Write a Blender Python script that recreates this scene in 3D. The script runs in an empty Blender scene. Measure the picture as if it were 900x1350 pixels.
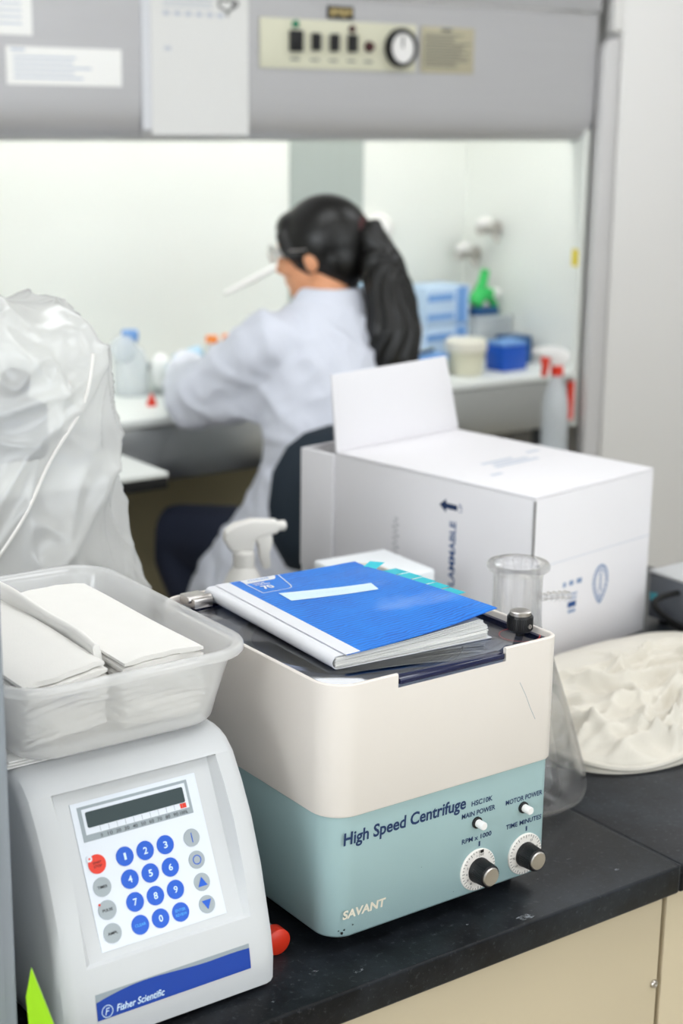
import bpy, bmesh, math, random
from mathutils import Vector, Matrix, noise
random.seed(7)
S = bpy.context.scene
C = S.collection
PI = math.pi

# ------------------------------------------------------------------ camera
cam_d = bpy.data.cameras.new('camera')
cam = bpy.data.objects.new('camera', cam_d)
C.objects.link(cam)
cam_d.sensor_fit = 'VERTICAL'
cam_d.sensor_height = 36.0
cam_d.lens = 2086.5 / 1350 * 36.0
cam_d.clip_start = 0.02
cam_r = Vector((0.81199423, -0.5834981, 0.01397649))
cam_u = Vector((0.13304323, 0.20835208, 0.9689628))
cam_f = Vector((0.56829998, 0.78493272, -0.24681116))
cam.matrix_world = Matrix((
    (cam_r.x, cam_u.x, -cam_f.x, 0.0),
    (cam_r.y, cam_u.y, -cam_f.y, 0.0),
    (cam_r.z, cam_u.z, -cam_f.z, 1.66),
    (0, 0, 0, 1)))
cam_d.dof.use_dof = True
cam_d.dof.focus_distance = 1.47
cam_d.dof.aperture_fstop = 5.0
S.camera = cam

# ------------------------------------------------------------------ world and view
w = bpy.data.worlds.new('world')
S.world = w
w.use_nodes = True
w.node_tree.nodes['Background'].inputs[0].default_value = (0.95, 0.97, 1.0, 1)
w.node_tree.nodes['Background'].inputs[1].default_value = 0.35
S.view_settings.view_transform = 'Standard'
S.view_settings.look = 'None'
S.view_settings.gamma = 1.0
S.view_settings.use_curve_mapping = False
S.view_settings.exposure = 0.0
CEIL_E = 4.7          # ceiling panel emission
FILL_W = 27.0         # added fill light at the unseen front and left windows
HOOD_E = 27.0         # fluorescent tubes inside the hood
for wn, wloc, wrot, wsx in (('window_fill', (1.4, -2.58, 1.65), (math.radians(90), 0, 0), 3.4),
                           ('window_fill', (-2.58, 0.6, 1.65), (math.radians(90), 0, math.radians(-90)), 2.6)):
    ld_ = bpy.data.lights.new(wn, 'AREA')  # area lights added to brighten front and left faces
    ld_.shape = 'RECTANGLE'; ld_.size = wsx; ld_.size_y = 1.45
    ld_.energy = FILL_W if wsx > 3 else FILL_W * 2.4
    ld_.color = (0.90, 0.95, 1.0)
    lo_ = bpy.data.objects.new(wn, ld_); C.objects.link(lo_)
    lo_.location = wloc; lo_.rotation_euler = wrot
S.cycles.max_bounces = 10
S.cycles.transparent_max_bounces = 24
S.cycles.caustics_reflective = False
S.cycles.caustics_refractive = True
S.cycles.blur_glossy = 1.0
S.cycles.sample_clamp_indirect = 6.0

# ------------------------------------------------------------------ materials
def srgb(h):
    h = h.lstrip('#')
    o = []
    for i in (0, 2, 4):
        c = int(h[i:i + 2], 16) / 255
        o.append(c / 12.92 if c <= 0.04045 else ((c + 0.055) / 1.055) ** 2.4)
    return (*o, 1.0)

M = {}
def mat(name, col, rough=0.5, metal=0.0, var=0.0, vscale=20.0, bump=0.0, bscale=200.0,
        trans=0.0, ior=1.45, emit=None, es=0.0, spec=0.5, coat=0.0, aniso=None, coord='Object'):
    if isinstance(col, str):
        col = srgb(col)
    m = bpy.data.materials.new(name)
    m.use_nodes = True
    nt = m.node_tree
    b = nt.nodes['Principled BSDF']
    b.inputs['Base Color'].default_value = col
    b.inputs['Roughness'].default_value = rough
    b.inputs['Metallic'].default_value = metal
    b.inputs['Transmission Weight'].default_value = trans
    b.inputs['IOR'].default_value = ior
    b.inputs['Specular IOR Level'].default_value = spec
    b.inputs['Coat Weight'].default_value = coat
    if emit is not None:
        b.inputs['Emission Color'].default_value = srgb(emit) if isinstance(emit, str) else emit
        b.inputs['Emission Strength'].default_value = es
    if var > 0 or bump > 0:
        tc = nt.nodes.new('ShaderNodeTexCoord')
        src = tc.outputs[coord]
        if aniso:
            mp = nt.nodes.new('ShaderNodeMapping')
            mp.inputs['Scale'].default_value = aniso
            nt.links.new(src, mp.inputs['Vector'])
            src = mp.outputs['Vector']
        if var > 0:
            nz = nt.nodes.new('ShaderNodeTexNoise')
            nz.inputs['Scale'].default_value = vscale
            nz.inputs['Detail'].default_value = 5
            nt.links.new(src, nz.inputs['Vector'])
            mx = nt.nodes.new('ShaderNodeMix')
            mx.data_type = 'RGBA'
            mx.inputs[6].default_value = tuple(c * (1 - var) for c in col[:3]) + (1,)
            mx.inputs[7].default_value = tuple(min(1, c * (1 + var)) for c in col[:3]) + (1,)
            nt.links.new(nz.outputs['Fac'], mx.inputs[0])
            nt.links.new(mx.outputs[2], b.inputs['Base Color'])
        if bump > 0:
            nb = nt.nodes.new('ShaderNodeTexNoise')
            nb.inputs['Scale'].default_value = bscale
            nb.inputs['Detail'].default_value = 4
            nt.links.new(src, nb.inputs['Vector'])
            bp = nt.nodes.new('ShaderNodeBump')
            bp.inputs['Strength'].default_value = bump
            bp.inputs['Distance'].default_value = 0.002
            nt.links.new(nb.outputs['Fac'], bp.inputs['Height'])
            nt.links.new(bp.outputs['Normal'], b.inputs['Normal'])
    M[name] = m
    return m

def film(name, col, clear=0.4, rough=0.35, transl=0.5):
    """translucent plastic film: part see-through, part scattering, with a gloss on top"""
    col = srgb(col) if isinstance(col, str) else col
    m = bpy.data.materials.new(name)
    m.use_nodes = True
    nt = m.node_tree
    for n in list(nt.nodes):
        nt.nodes.remove(n)
    out = nt.nodes.new('ShaderNodeOutputMaterial')
    tr = nt.nodes.new('ShaderNodeBsdfTransparent')
    df = nt.nodes.new('ShaderNodeBsdfDiffuse')
    tl = nt.nodes.new('ShaderNodeBsdfTranslucent')
    gl = nt.nodes.new('ShaderNodeBsdfGlossy')
    df.inputs[0].default_value = col
    tl.inputs[0].default_value = col
    gl.inputs['Roughness'].default_value = rough
    a = nt.nodes.new('ShaderNodeMixShader')
    a.inputs[0].default_value = transl
    nt.links.new(df.outputs[0], a.inputs[1]); nt.links.new(tl.outputs[0], a.inputs[2])
    b = nt.nodes.new('ShaderNodeMixShader')
    b.inputs[0].default_value = clear
    nt.links.new(a.outputs[0], b.inputs[1]); nt.links.new(tr.outputs[0], b.inputs[2])
    lw = nt.nodes.new('ShaderNodeLayerWeight')
    lw.inputs[0].default_value = 0.5
    pw = nt.nodes.new('ShaderNodeMath'); pw.operation = 'POWER'; pw.inputs[1].default_value = 3.0
    nt.links.new(lw.outputs['Facing'], pw.inputs[0])
    mr = nt.nodes.new('ShaderNodeMapRange'); mr.inputs[3].default_value = 0.05; mr.inputs[4].default_value = 0.45
    nt.links.new(pw.outputs[0], mr.inputs[0])
    c = nt.nodes.new('ShaderNodeMixShader')
    nt.links.new(mr.outputs[0], c.inputs[0])
    nt.links.new(b.outputs[0], c.inputs[1]); nt.links.new(gl.outputs[0], c.inputs[2])
    nt.links.new(c.outputs[0], out.inputs[0])
    M[name] = m
    return m

mat('wall', '#dcdddd', 0.8, var=0.03, vscale=3)
mat('wall_olive', '#8a8268', 0.85, var=0.06, vscale=4)
mat('ceiling', '#eceae6', 0.9)
mat('floor', '#a8a08c', 0.35, var=0.12, vscale=12)
mat('lamp', '#ffffff', 0.5, emit=(0.95, 0.975, 1.0, 1), es=CEIL_E)
mat('hood_lamp', '#ffffff', 0.5, emit=(1.0, 1.0, 0.95, 1), es=HOOD_E)
mat('lamp_frame', '#e8e8e8', 0.5)
mat('cream_shell', '#e4ddd6', 0.42, var=0.025, vscale=9, bump=0.03, bscale=900)
mat('teal', '#a0bbbd', 0.42, var=0.04, vscale=14, bump=0.05, bscale=900)
mat('navy_ink', '#17305a', 0.6)
mat('cream_ink', '#ded6c4', 0.6)
mat('black_plastic', '#101013', 0.38, bump=0.05, bscale=500)
mat('black_matte', '#0b0b0c', 0.7)
mat('silver', '#c9c4c0', 0.28, metal=1.0)
mat('white_plastic', '#eceae8', 0.35)
mat('dial_white', '#e9e4de', 0.4)
mat('tick', '#222222', 0.6)
mat('navy_acrylic', '#1c2350', 0.15, trans=0.35, ior=1.49)
mat('deck_grey', '#c2c6cc', 0.45)
mat('chamber', '#666b78', 0.35, metal=0.2)
mat('fisher_white', '#cbcdcf', 0.4, var=0.015, vscale=6, bump=0.03, bscale=700)
mat('panel_white', '#dde3ec', 0.35)
mat('panel_grey', '#98a2a8', 0.4)
mat('key_grey', '#a0a9ae', 0.4)
mat('key_blue', '#0e57c8', 0.35)
mat('key_red', '#e0341c', 0.35)
mat('ink_light', '#cfe6f6', 0.5)
mat('ink_sky', '#4fa6ea', 0.5)
mat('ink_grey', '#4a5055', 0.6)
mat('logo_blue', '#123f9e', 0.35)
mat('lcd', '#3d4a4d', 0.12, spec=0.6)
mat('paper', '#f2f1ee', 0.75, var=0.02, vscale=60)
mat('towel', '#f1efeb', 0.9, bump=0.15, bscale=600, var=0.02, vscale=40)
mat('cardboard_white', '#e9e7ea', 0.65, var=0.015, vscale=8, bump=0.03, bscale=300)
mat('print_blue', '#2a4f86', 0.7)
mat('print_pale', '#7f94b6', 0.7)
mat('print_faint', '#c6ccd8', 0.7)
mat('pencil', '#a5a7a9', 0.7)
mat('foam', '#eef1f4', 0.7)
mat('glass', '#ffffff', 0.01, trans=1.0, ior=1.33)
mat('cloth_cream', '#dbd5c9', 0.38, var=0.05, vscale=12, bump=0.12, bscale=160)
mat('bench_cream', '#c4b69a', 0.5, var=0.03, vscale=5)
mat('dark_gap', '#3f3b30', 0.8)
mat('steel', '#b9bab8', 0.32, metal=1.0, aniso=(1, 1, 40), var=0.06, vscale=8)
mat('steel_face', '#c2c1c3', 0.40, metal=0.55, aniso=(1, 40, 40), var=0.04, vscale=4)
mat('reflection_grey', '#aeb6b2', 0.35, metal=0.3, aniso=(40, 40, 1), var=0.08, vscale=6)  # grey of the reflection painted on the hood back wall
mat('hood_white', '#eaece7', 0.45)
mat('hood_grey', '#e6e4e2', 0.45)
mat('rail_grey', '#cfcdcd', 0.4)
mat('beige_panel', '#d3d1bb', 0.5)
mat('plate_beige', '#b3ac93', 0.5)
mat('gold', '#c8b27a', 0.4, metal=0.5)
mat('green_lens', '#1c7a5a', 0.3)
mat('skin', '#dd9c74', 0.5)
mat('coat_white', '#d8dbe6', 0.8, bump=0.08, bscale=60)
mat('hair', '#0a0908', 0.36, aniso=(60, 60, 3), var=0.4, vscale=6)
mat('trouser', '#131b30', 0.8)
mat('glove', '#a9cde6', 0.5)
mat('chair_fabric', '#12202c', 0.75)
mat('scrunchie', '#4a2a2c', 0.8)
mat('clear_plastic', '#eef4f6', 0.1, trans=0.9, ior=1.3)
mat('blue_plastic', '#0f4fb4', 0.35)
mat('navy_plastic', '#124a7c', 0.4)
mat('pale_blue', '#b9cfe6', 0.5)
mat('mid_blue', '#6f9bd4', 0.5)
mat('green_plastic', '#2bb457', 0.35)
mat('lime', '#9ad41e', 0.4)
mat('orange', '#f08a3c', 0.4)
mat('red', '#d8341c', 0.35)
mat('yellow', '#e2cc20', 0.5)
mat('cream_plastic', '#e6e2d4', 0.4)
mat('tub_body', '#d5d2bb', 0.4)
mat('grey_metal', '#70747b', 0.4, metal=0.2)
mat('grey_top', '#c8c9ca', 0.4)
mat('left_grey', '#8f969e', 0.5)
mat('teal_sticker', '#58b6c4', 0.5)
mat('flag_teal', '#23bfcf', 0.5)
mat('label_paper', '#d8edf5', 0.6)
mat('spine_white', '#e8e9ee', 0.45)
mat('laminate', '#e6e9e6', 0.4)
mat('bottle_white', '#eeebe6', 0.4)
mat('liquid', '#c9d6de', 0.3)
mat('scope_grey', '#7e848a', 0.5)
mat('sealant', '#2a2c30', 0.7)
film('bag_film', '#fbfbf9', clear=0.42, rough=0.18, transl=0.32)
film('tub_film', '#ffffff', clear=0.60, rough=0.15, transl=0.30)
film('bottle_film', '#eef3f7', clear=0.40, rough=0.2, transl=0.5)
film('sleeve_film', '#ffffff', clear=0.95, rough=0.1, transl=0.1)

def tinted(name, col, lo=0.07, hi=0.65):
    """clear tinted sheet: coloured see-through with a sharp sheen"""
    m = bpy.data.materials.new(name)
    m.use_nodes = True
    nt = m.node_tree
    for n in list(nt.nodes): nt.nodes.remove(n)
    out = nt.nodes.new('ShaderNodeOutputMaterial')
    tr = nt.nodes.new('ShaderNodeBsdfTransparent'); tr.inputs[0].default_value = srgb(col)
    gl = nt.nodes.new('ShaderNodeBsdfGlossy'); gl.inputs['Roughness'].default_value = 0.06
    lw = nt.nodes.new('ShaderNodeLayerWeight'); lw.inputs[0].default_value = 0.5
    pw = nt.nodes.new('ShaderNodeMath'); pw.operation = 'POWER'; pw.inputs[1].default_value = 3.5
    nt.links.new(lw.outputs['Facing'], pw.inputs[0])
    mr = nt.nodes.new('ShaderNodeMapRange'); mr.inputs[3].default_value = lo; mr.inputs[4].default_value = hi
    nt.links.new(pw.outputs[0], mr.inputs[0])
    mx = nt.nodes.new('ShaderNodeMixShader')
    nt.links.new(mr.outputs[0], mx.inputs[0]); nt.links.new(tr.outputs[0], mx.inputs[1]); nt.links.new(gl.outputs[0], mx.inputs[2])
    nt.links.new(mx.outputs[0], out.inputs[0])
    M[name] = m
tinted('acrylic', '#dde3ef', 0.20, 0.65)
tinted('thin_glass', '#fdfefe', 0.03, 0.80)
def mixed_glass():
    m = bpy.data.materials.new('flask_glass')
    m.use_nodes = True
    nt = m.node_tree
    out = nt.nodes['Material Output']
    b = nt.nodes['Principled BSDF']
    b.inputs['Base Color'].default_value = (1, 1, 1, 1); b.inputs['Roughness'].default_value = 0.0; b.inputs['Transmission Weight'].default_value = 1.0; b.inputs['IOR'].default_value = 1.42
    tr = nt.nodes.new('ShaderNodeBsdfTransparent')
    mx = nt.nodes.new('ShaderNodeMixShader'); mx.inputs[0].default_value = 0.55
    nt.links.new(b.outputs[0], mx.inputs[1]); nt.links.new(tr.outputs[0], mx.inputs[2])
    nt.links.new(mx.outputs[0], out.inputs[0])
    M['flask_glass'] = m
mixed_glass()

# bench top: black epoxy with chalky wear
def bench_mat():
    m = bpy.data.materials.new('bench_black')
    m.use_nodes = True
    nt = m.node_tree
    b = nt.nodes['Principled BSDF']
    b.inputs['Specular IOR Level'].default_value = 0.2
    tc = nt.nodes.new('ShaderNodeTexCoord')
    n1 = nt.nodes.new('ShaderNodeTexNoise'); n1.inputs['Scale'].default_value = 7; n1.inputs['Detail'].default_value = 8; n1.inputs['Roughness'].default_value = 0.7
    n2 = nt.nodes.new('ShaderNodeTexNoise'); n2.inputs['Scale'].default_value = 170; n2.inputs['Detail'].default_value = 6; n2.inputs['Roughness'].default_value = 0.75
    v = nt.nodes.new('ShaderNodeTexVoronoi'); v.inputs['Scale'].default_value = 26
    for n in (n1, n2, v):
        nt.links.new(tc.outputs['Object'], n.inputs['Vector'])
    r1 = nt.nodes.new('ShaderNodeValToRGB')
    r1.color_ramp.elements[0].position = 0.42; r1.color_ramp.elements[0].color = (0.004, 0.0045, 0.006, 1)
    r1.color_ramp.elements[1].position = 0.72; r1.color_ramp.elements[1].color = (0.024, 0.029, 0.036, 1)
    nt.links.new(n1.outputs['Fac'], r1.inputs[0])
    r2 = nt.nodes.new('ShaderNodeValToRGB')
    r2.color_ramp.elements[0].position = 0.57; r2.color_ramp.elements[0].color = (0, 0, 0, 1)
    r2.color_ramp.elements[1].position = 0.82; r2.color_ramp.elements[1].color = (1, 1, 1, 1)
    nt.links.new(n2.outputs['Fac'], r2.inputs[0])
    mx = nt.nodes.new('ShaderNodeMix'); mx.data_type = 'RGBA'
    nt.links.new(r2.outputs[0], mx.inputs[0])
    nt.links.new(r1.outputs[0], mx.inputs[6])
    mx.inputs[7].default_value = (0.085, 0.092, 0.10, 1)
    nt.links.new(mx.outputs[2], b.inputs['Base Color'])
    rr = nt.nodes.new('ShaderNodeMapRange')
    rr.inputs[3].default_value = 0.20; rr.inputs[4].default_value = 0.46
    nt.links.new(n1.outputs['Fac'], rr.inputs[0])
    nt.links.new(rr.outputs[0], b.inputs['Roughness'])
    bp = nt.nodes.new('ShaderNodeBump'); bp.inputs['Strength'].default_value = 0.12; bp.inputs['Distance'].default_value = 0.001
    nt.links.new(n2.outputs['Fac'], bp.inputs['Height'])
    nt.links.new(bp.outputs['Normal'], b.inputs['Normal'])
    M['bench_black'] = m
bench_mat()

# notebook cover: printed blue with fine wavy hatching and worn pale scuffs
def cover_mat():
    m = bpy.data.materials.new('cover_blue')
    m.use_nodes = True
    nt = m.node_tree
    b = nt.nodes['Principled BSDF']
    b.inputs['Roughness'].default_value = 0.32
    b.inputs['Specular IOR Level'].default_value = 0.3
    tc = nt.nodes.new('ShaderNodeTexCoord')
    wv = nt.nodes.new('ShaderNodeTexWave'); wv.inputs['Scale'].default_value = 60; wv.inputs['Distortion'].default_value = 6
    wv.inputs['Detail'].default_value = 2; wv.bands_direction = 'Y'
    nt.links.new(tc.outputs['Object'], wv.inputs['Vector'])
    n1 = nt.nodes.new('ShaderNodeTexNoise'); n1.inputs['Scale'].default_value = 22; n1.inputs['Detail'].default_value = 3
    nt.links.new(tc.outputs['Object'], n1.inputs['Vector'])
    mu = nt.nodes.new('ShaderNodeMath'); mu.operation = 'MULTIPLY'
    nt.links.new(wv.outputs['Fac'], mu.inputs[0]); nt.links.new(n1.outputs['Fac'], mu.inputs[1])
    r = nt.nodes.new('ShaderNodeValToRGB')
    r.color_ramp.elements[0].position = 0.1; r.color_ramp.elements[0].color = srgb('#0a84ea')
    r.color_ramp.elements[1].position = 0.6; r.color_ramp.elements[1].color = srgb('#0a5cc6')
    nt.links.new(mu.outputs[0], r.inputs[0])
    n2 = nt.nodes.new('ShaderNodeTexNoise'); n2.inputs['Scale'].default_value = 13; n2.inputs['Detail'].default_value = 6
    mp = nt.nodes.new('ShaderNodeMapping'); mp.inputs['Location'].default_value = (3.3, 1.2, 0)
    nt.links.new(tc.outputs['Object'], mp.inputs[0]); nt.links.new(mp.outputs[0], n2.inputs['Vector'])
    r2 = nt.nodes.new('ShaderNodeValToRGB')
    r2.color_ramp.elements[0].position = 0.60; r2.color_ramp.elements[0].color = (0, 0, 0, 1)
    r2.color_ramp.elements[1].position = 0.80; r2.color_ramp.elements[1].color = (0.42, 0.42, 0.42, 1)
    nt.links.new(n2.outputs['Fac'], r2.inputs[0])
    mx = nt.nodes.new('ShaderNodeMix'); mx.data_type = 'RGBA'
    nt.links.new(r2.outputs[0], mx.inputs[0]); nt.links.new(r.outputs[0], mx.inputs[6])
    mx.inputs[7].default_value = srgb('#9fb9ea')
    nt.links.new(mx.outputs[2], b.inputs['Base Color'])
    M['cover_blue'] = m
cover_mat()

# ------------------------------------------------------------------ mesh helpers
class MB:
    def __init__(s):
        s.v = []; s.f = []
    def add(s, vs, fs):
        o = len(s.v)
        s.v += [tuple(p) for p in vs]
        s.f += [tuple(i + o for i in f) for f in fs]
        return s
    def box(s, x0, x1, y0, y1, z0, z1):
        vs = [(x0, y0, z0), (x1, y0, z0), (x1, y1, z0), (x0, y1, z0), (x0, y0, z1), (x1, y0, z1), (x1, y1, z1), (x0, y1, z1)]
        return s.add(vs, [(3, 2, 1, 0), (4, 5, 6, 7), (0, 1, 5, 4), (1, 2, 6, 5), (2, 3, 7, 6), (3, 0, 4, 7)])
    def rings(s, rs, cap0=True, cap1=True, closed=True):
        n = len(rs[0]); o = len(s.v)
        for r in rs:
            s.v += [tuple(p) for p in r]
        for i in range(len(rs) - 1):
            for j in range(n if closed else n - 1):
                k = (j + 1) % n
                s.f.append((o + i * n + j, o + i * n + k, o + (i + 1) * n + k, o + (i + 1) * n + j))
        if cap0: s.f.append(tuple(o + j for j in reversed(range(n))))
        if cap1: s.f.append(tuple(o + (len(rs) - 1) * n + j for j in range(n)))
        return s
    def lathe(s, prof, c=(0, 0, 0), axis=(0, 0, 1), n=32, cap0=True, cap1=True):
        q = Vector((0, 0, 1)).rotation_difference(Vector(axis).normalized())
        c = Vector(c)
        rs = []
        for r, z in prof:
            rs.append([c + q @ Vector((r * math.cos(2 * PI * j / n), r * math.sin(2 * PI * j / n), z)) for j in range(n)])
        return s.rings(rs, cap0, cap1)
    def tube(s, pts, rad, n=10, caps=True):
        pts = [Vector(p) for p in pts]
        if not isinstance(rad, (list, tuple)): rad = [rad] * len(pts)
        rs = []
        t0 = (pts[1] - pts[0]).normalized()
        up = Vector((0, 0, 1)) if abs(t0.z) < 0.9 else Vector((1, 0, 0))
        a = t0.cross(up).normalized()
        for i, p in enumerate(pts):
            t = (pts[min(i + 1, len(pts) - 1)] - pts[max(i - 1, 0)]).normalized()
            a = (a - t * a.dot(t)).normalized(); b = t.cross(a)
            r = rad[i]
            ra, rb = r if isinstance(r, (list, tuple)) else (r, r)
            rs.append([p + a * ra * math.cos(2 * PI * j / n) + b * rb * math.sin(2 * PI * j / n) for j in range(n)])
        return s.rings(rs, caps, caps)
    def ell(s, c, r, n=20, m=12, mtx=None):
        vs = []; fs = []
        if not isinstance(r, (list, tuple)): r = (r, r, r)
        c = Vector(c)
        for i in range(1, m):
            th = PI * i / m
            for j in range(n):
                ph = 2 * PI * j / n
                p = Vector((r[0] * math.sin(th) * math.cos(ph), r[1] * math.sin(th) * math.sin(ph), r[2] * math.cos(th)))
                vs.append(c + (mtx @ p if mtx else p))
        t = Vector((0, 0, r[2]));
        vs.append(c + (mtx @ t if mtx else t)); vs.append(c - (mtx @ t if mtx else t))
        for i in range(m - 2):
            for j in range(n):
                k = (j + 1) % n
                fs.append((i * n + j, (i + 1) * n + j, (i + 1) * n + k, i * n + k))
        T = (m - 1) * n
        for j in range(n):
            k = (j + 1) % n
            fs.append((T, j, k)); fs.append((T + 1, (m - 2) * n + k, (m - 2) * n + j))
        return s.add(vs, fs)
    def grid(s, fn, nu, nv):
        vs = [fn(i / nu, j / nv) for j in range(nv + 1) for i in range(nu + 1)]
        fs = [(j * (nu + 1) + i, j * (nu + 1) + i + 1, (j + 1) * (nu + 1) + i + 1, (j + 1) * (nu + 1) + i) for j in range(nv) for i in range(nu)]
        return s.add(vs, fs)
    def quad(s, a, b, c, d):
        return s.add([a, b, c, d], [(0, 1, 2, 3)])
    def prism(s, poly, fn0, fn1):
        """poly: 2-D points; fn0/fn1 map them to the two end faces"""
        return s.rings([[fn0(p) for p in poly], [fn1(p) for p in poly]])
    def mesh(s, name):
        m = bpy.data.meshes.new(name)
        m.from_pydata(s.v, [], s.f)
        m.validate()
        return m

def rrect(x0, x1, y0, y1, r, k=6, rfr=None):
    """rounded rectangle; rfr is an own radius for the x1, y0 corner"""
    pts = []
    for cx, cy, a0, r in ((x1 - (rfr or r), y0 + (rfr or r), -PI / 2, rfr or r), (x1 - r, y1 - r, 0, r), (x0 + r, y1 - r, PI / 2, r), (x0 + r, y0 + r, PI, r)):
        for i in range(k + 1):
            a = a0 + PI / 2 * i / k
            pts.append((cx + r * math.cos(a), cy + r * math.sin(a)))
    return pts

OFF = {}
def finish_mesh(me, bevel=0.0, seg=2, smooth=True, recalc=True, angle=40):
    bm = bmesh.new(); bm.from_mesh(me)
    if recalc: bmesh.ops.recalc_face_normals(bm, faces=bm.faces)
    if bevel > 0:
        es = [e for e in bm.edges if len(e.link_faces) == 2 and e.calc_face_angle(0) > math.radians(35)]
        bmesh.ops.bevel(bm, geom=es, offset=bevel, segments=seg, profile=0.5, affect='EDGES', clamp_overlap=True)
    for f in bm.faces: f.smooth = smooth
    if smooth:
        for e in bm.edges:
            if len(e.link_faces) == 2:
                e.smooth = e.calc_face_angle(0) < math.radians(angle)
    bm.to_mesh(me); bm.free()

def obj(name, mb, m, parent=None, bevel=0.0, seg=2, smooth=True, local=False, recalc=True, angle=40, label=None):
    me = mb.mesh(name) if isinstance(mb, MB) else mb
    finish_mesh(me, bevel, seg, smooth, recalc, angle)
    if parent is not None and not local and parent.name in OFF:
        me.transform(Matrix.Translation(-OFF[parent.name]))
    me.materials.append(M[m])
    o = bpy.data.objects.new(name, me)
    C.objects.link(o)
    if parent is not None:
        o.parent = parent
        if parent.name in OFF: OFF[o.name] = OFF[parent.name]
    if label: o['label'] = label
    return o

def tag(o, label, cat, group=None):
    o['label'] = label; o['category'] = cat
    if group: o['group'] = group
    return o

def thing(name, label, cat, loc=(0, 0, 0), rotz=0.0, group=None):
    o = bpy.data.objects.new(name, None)
    C.objects.link(o)
    o.empty_display_size = 0.05
    o.location = loc
    o.rotation_euler = (0, 0, rotz)
    OFF[o.name] = Vector(loc)
    tag(o, label, cat, group)
    return o

def struct(name, mb, m, bevel=0.0, parent=None):
    o = obj(name, mb, m, parent, bevel)
    if parent is None: o['kind'] = 'structure'
    return o

def dup(root, loc, rotz=None, label=None, group=None):
    r = root.copy(); C.objects.link(r); r.location = loc
    if rotz is not None: r.rotation_euler = (0, 0, rotz)
    if label: r['label'] = label
    if group: r['group'] = group
    for ch in list(root.children):
        c = ch.copy(); C.objects.link(c); c.parent = r
        for g in list(ch.children):
            d = g.copy(); C.objects.link(d); d.parent = c
    return r

def evaluated(me, mods):
    """apply modifiers to a mesh and give back a new mesh"""
    o = bpy.data.objects.new('tmp', me); C.objects.link(o)
    for typ, kw in mods:
        md = o.modifiers.new(typ, typ)
        for k, v in kw.items(): setattr(md, k, v)
    bpy.context.view_layer.update()
    dg = bpy.context.evaluated_depsgraph_get()
    r = bpy.data.meshes.new_from_object(o.evaluated_get(dg))
    bpy.data.objects.remove(o)
    return r

def blend(mb, voxel, it=6, fac=0.5):
    """melt overlapping closed shapes into one continuous skin"""
    me = mb.mesh('blend'); finish_mesh(me)
    return evaluated(me, [('REMESH', dict(mode='VOXEL', voxel_size=voxel)), ('SMOOTH', dict(factor=fac, iterations=it))])

def text_pts(body, bold=0.0, shear=0.0, spacing=1.0):
    cu = bpy.data.curves.new('txt', 'FONT')
    cu.body = body; cu.offset = bold; cu.shear = shear; cu.space_character = spacing
    cu.resolution_u = 3; cu.align_x = 'LEFT'; cu.fill_mode = 'FRONT'
    o = bpy.data.objects.new('txt', cu); C.objects.link(o)
    bpy.context.view_layer.update()
    dg = bpy.context.evaluated_depsgraph_get()
    me = bpy.data.meshes.new_from_object(o.evaluated_get(dg))
    bpy.data.objects.remove(o); bpy.data.curves.remove(cu)
    return me

def text(name, body, m, parent, fn, x0, x1, y0, y1, bold=0.0, shear=0.0, spacing=1.0, local=False, label=None):
    """lettering scaled into the rectangle x0..x1, y0..y1 and carried on to a surface by fn(u, v)"""
    me = text_pts(body, bold, shear, spacing)
    xs = [v.co.x for v in me.vertices]; ys = [v.co.y for v in me.vertices]
    ax, bx, ay, by = min(xs), max(xs), min(ys), max(ys)
    for v in me.vertices:
        u = x0 + (v.co.x - ax) / (bx - ax) * (x1 - x0)
        t = y0 + (v.co.y - ay) / (by - ay) * (y1 - y0)
        v.co = Vector(fn(u, t))
    me.materials.clear()
    o = obj(name, me, m, parent, smooth=False, local=local, recalc=False, label=label)
    return o

def disc(fn, u, v, r, h=None, n=28):
    mb = MB()
    c = [fn(u + r * math.cos(2 * PI * i / n), v + r * math.sin(2 * PI * i / n)) for i in range(n)]
    return mb.add(c, [tuple(range(n))])

def rect(fn, u0, u1, v0, v1, nu=1, nv=1):
    return MB().grid(lambda a, b: fn(u0 + (u1 - u0) * a, v0 + (v1 - v0) * b), nu, nv)

def raised(fn, poly, h):
    """flat plate of height h over the outline poly on surface fn(u, v, lift)"""
    return MB().rings([[fn(u, v, 0.0) for u, v in poly], [fn(u, v, h) for u, v in poly]])

B = 0.91      # bench top height
# ================================================================== ROOM
RX0, RX1, RY0, RY1, RZ = -2.6, 4.6, -2.6, 4.1, 2.75
struct('floor', MB().box(RX0, RX1, RY0, RY1, -0.05, 0), 'floor')
struct('ceiling', MB().box(RX0, RX1, RY0, RY1, RZ, RZ + 0.05), 'ceiling')
struct('wall_back', MB().box(RX0, RX1, RY1, RY1 + 0.05, 0, RZ), 'wall')
def wall_with_opening(name, a0, a1, o0, o1, z0, z1, fn):
    mb = MB()
    for (p, q, r, t) in ((a0, o0, 0, RZ), (o1, a1, 0, RZ), (o0, o1, 0, z0), (o0, o1, z1, RZ)):
        mb.box(*fn(p, q), r, t)
    struct(name, mb, 'wall')
wall_with_opening('wall_front', RX0, RX1, -0.3, 3.1, 0.92, 2.38, lambda p, q: (p, q, RY0 - 0.05, RY0))
wall_with_opening('wall_left', RY0, RY1, -0.7, 1.9, 0.92, 2.38, lambda p, q: (RX0 - 0.05, RX0, p, q))
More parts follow.
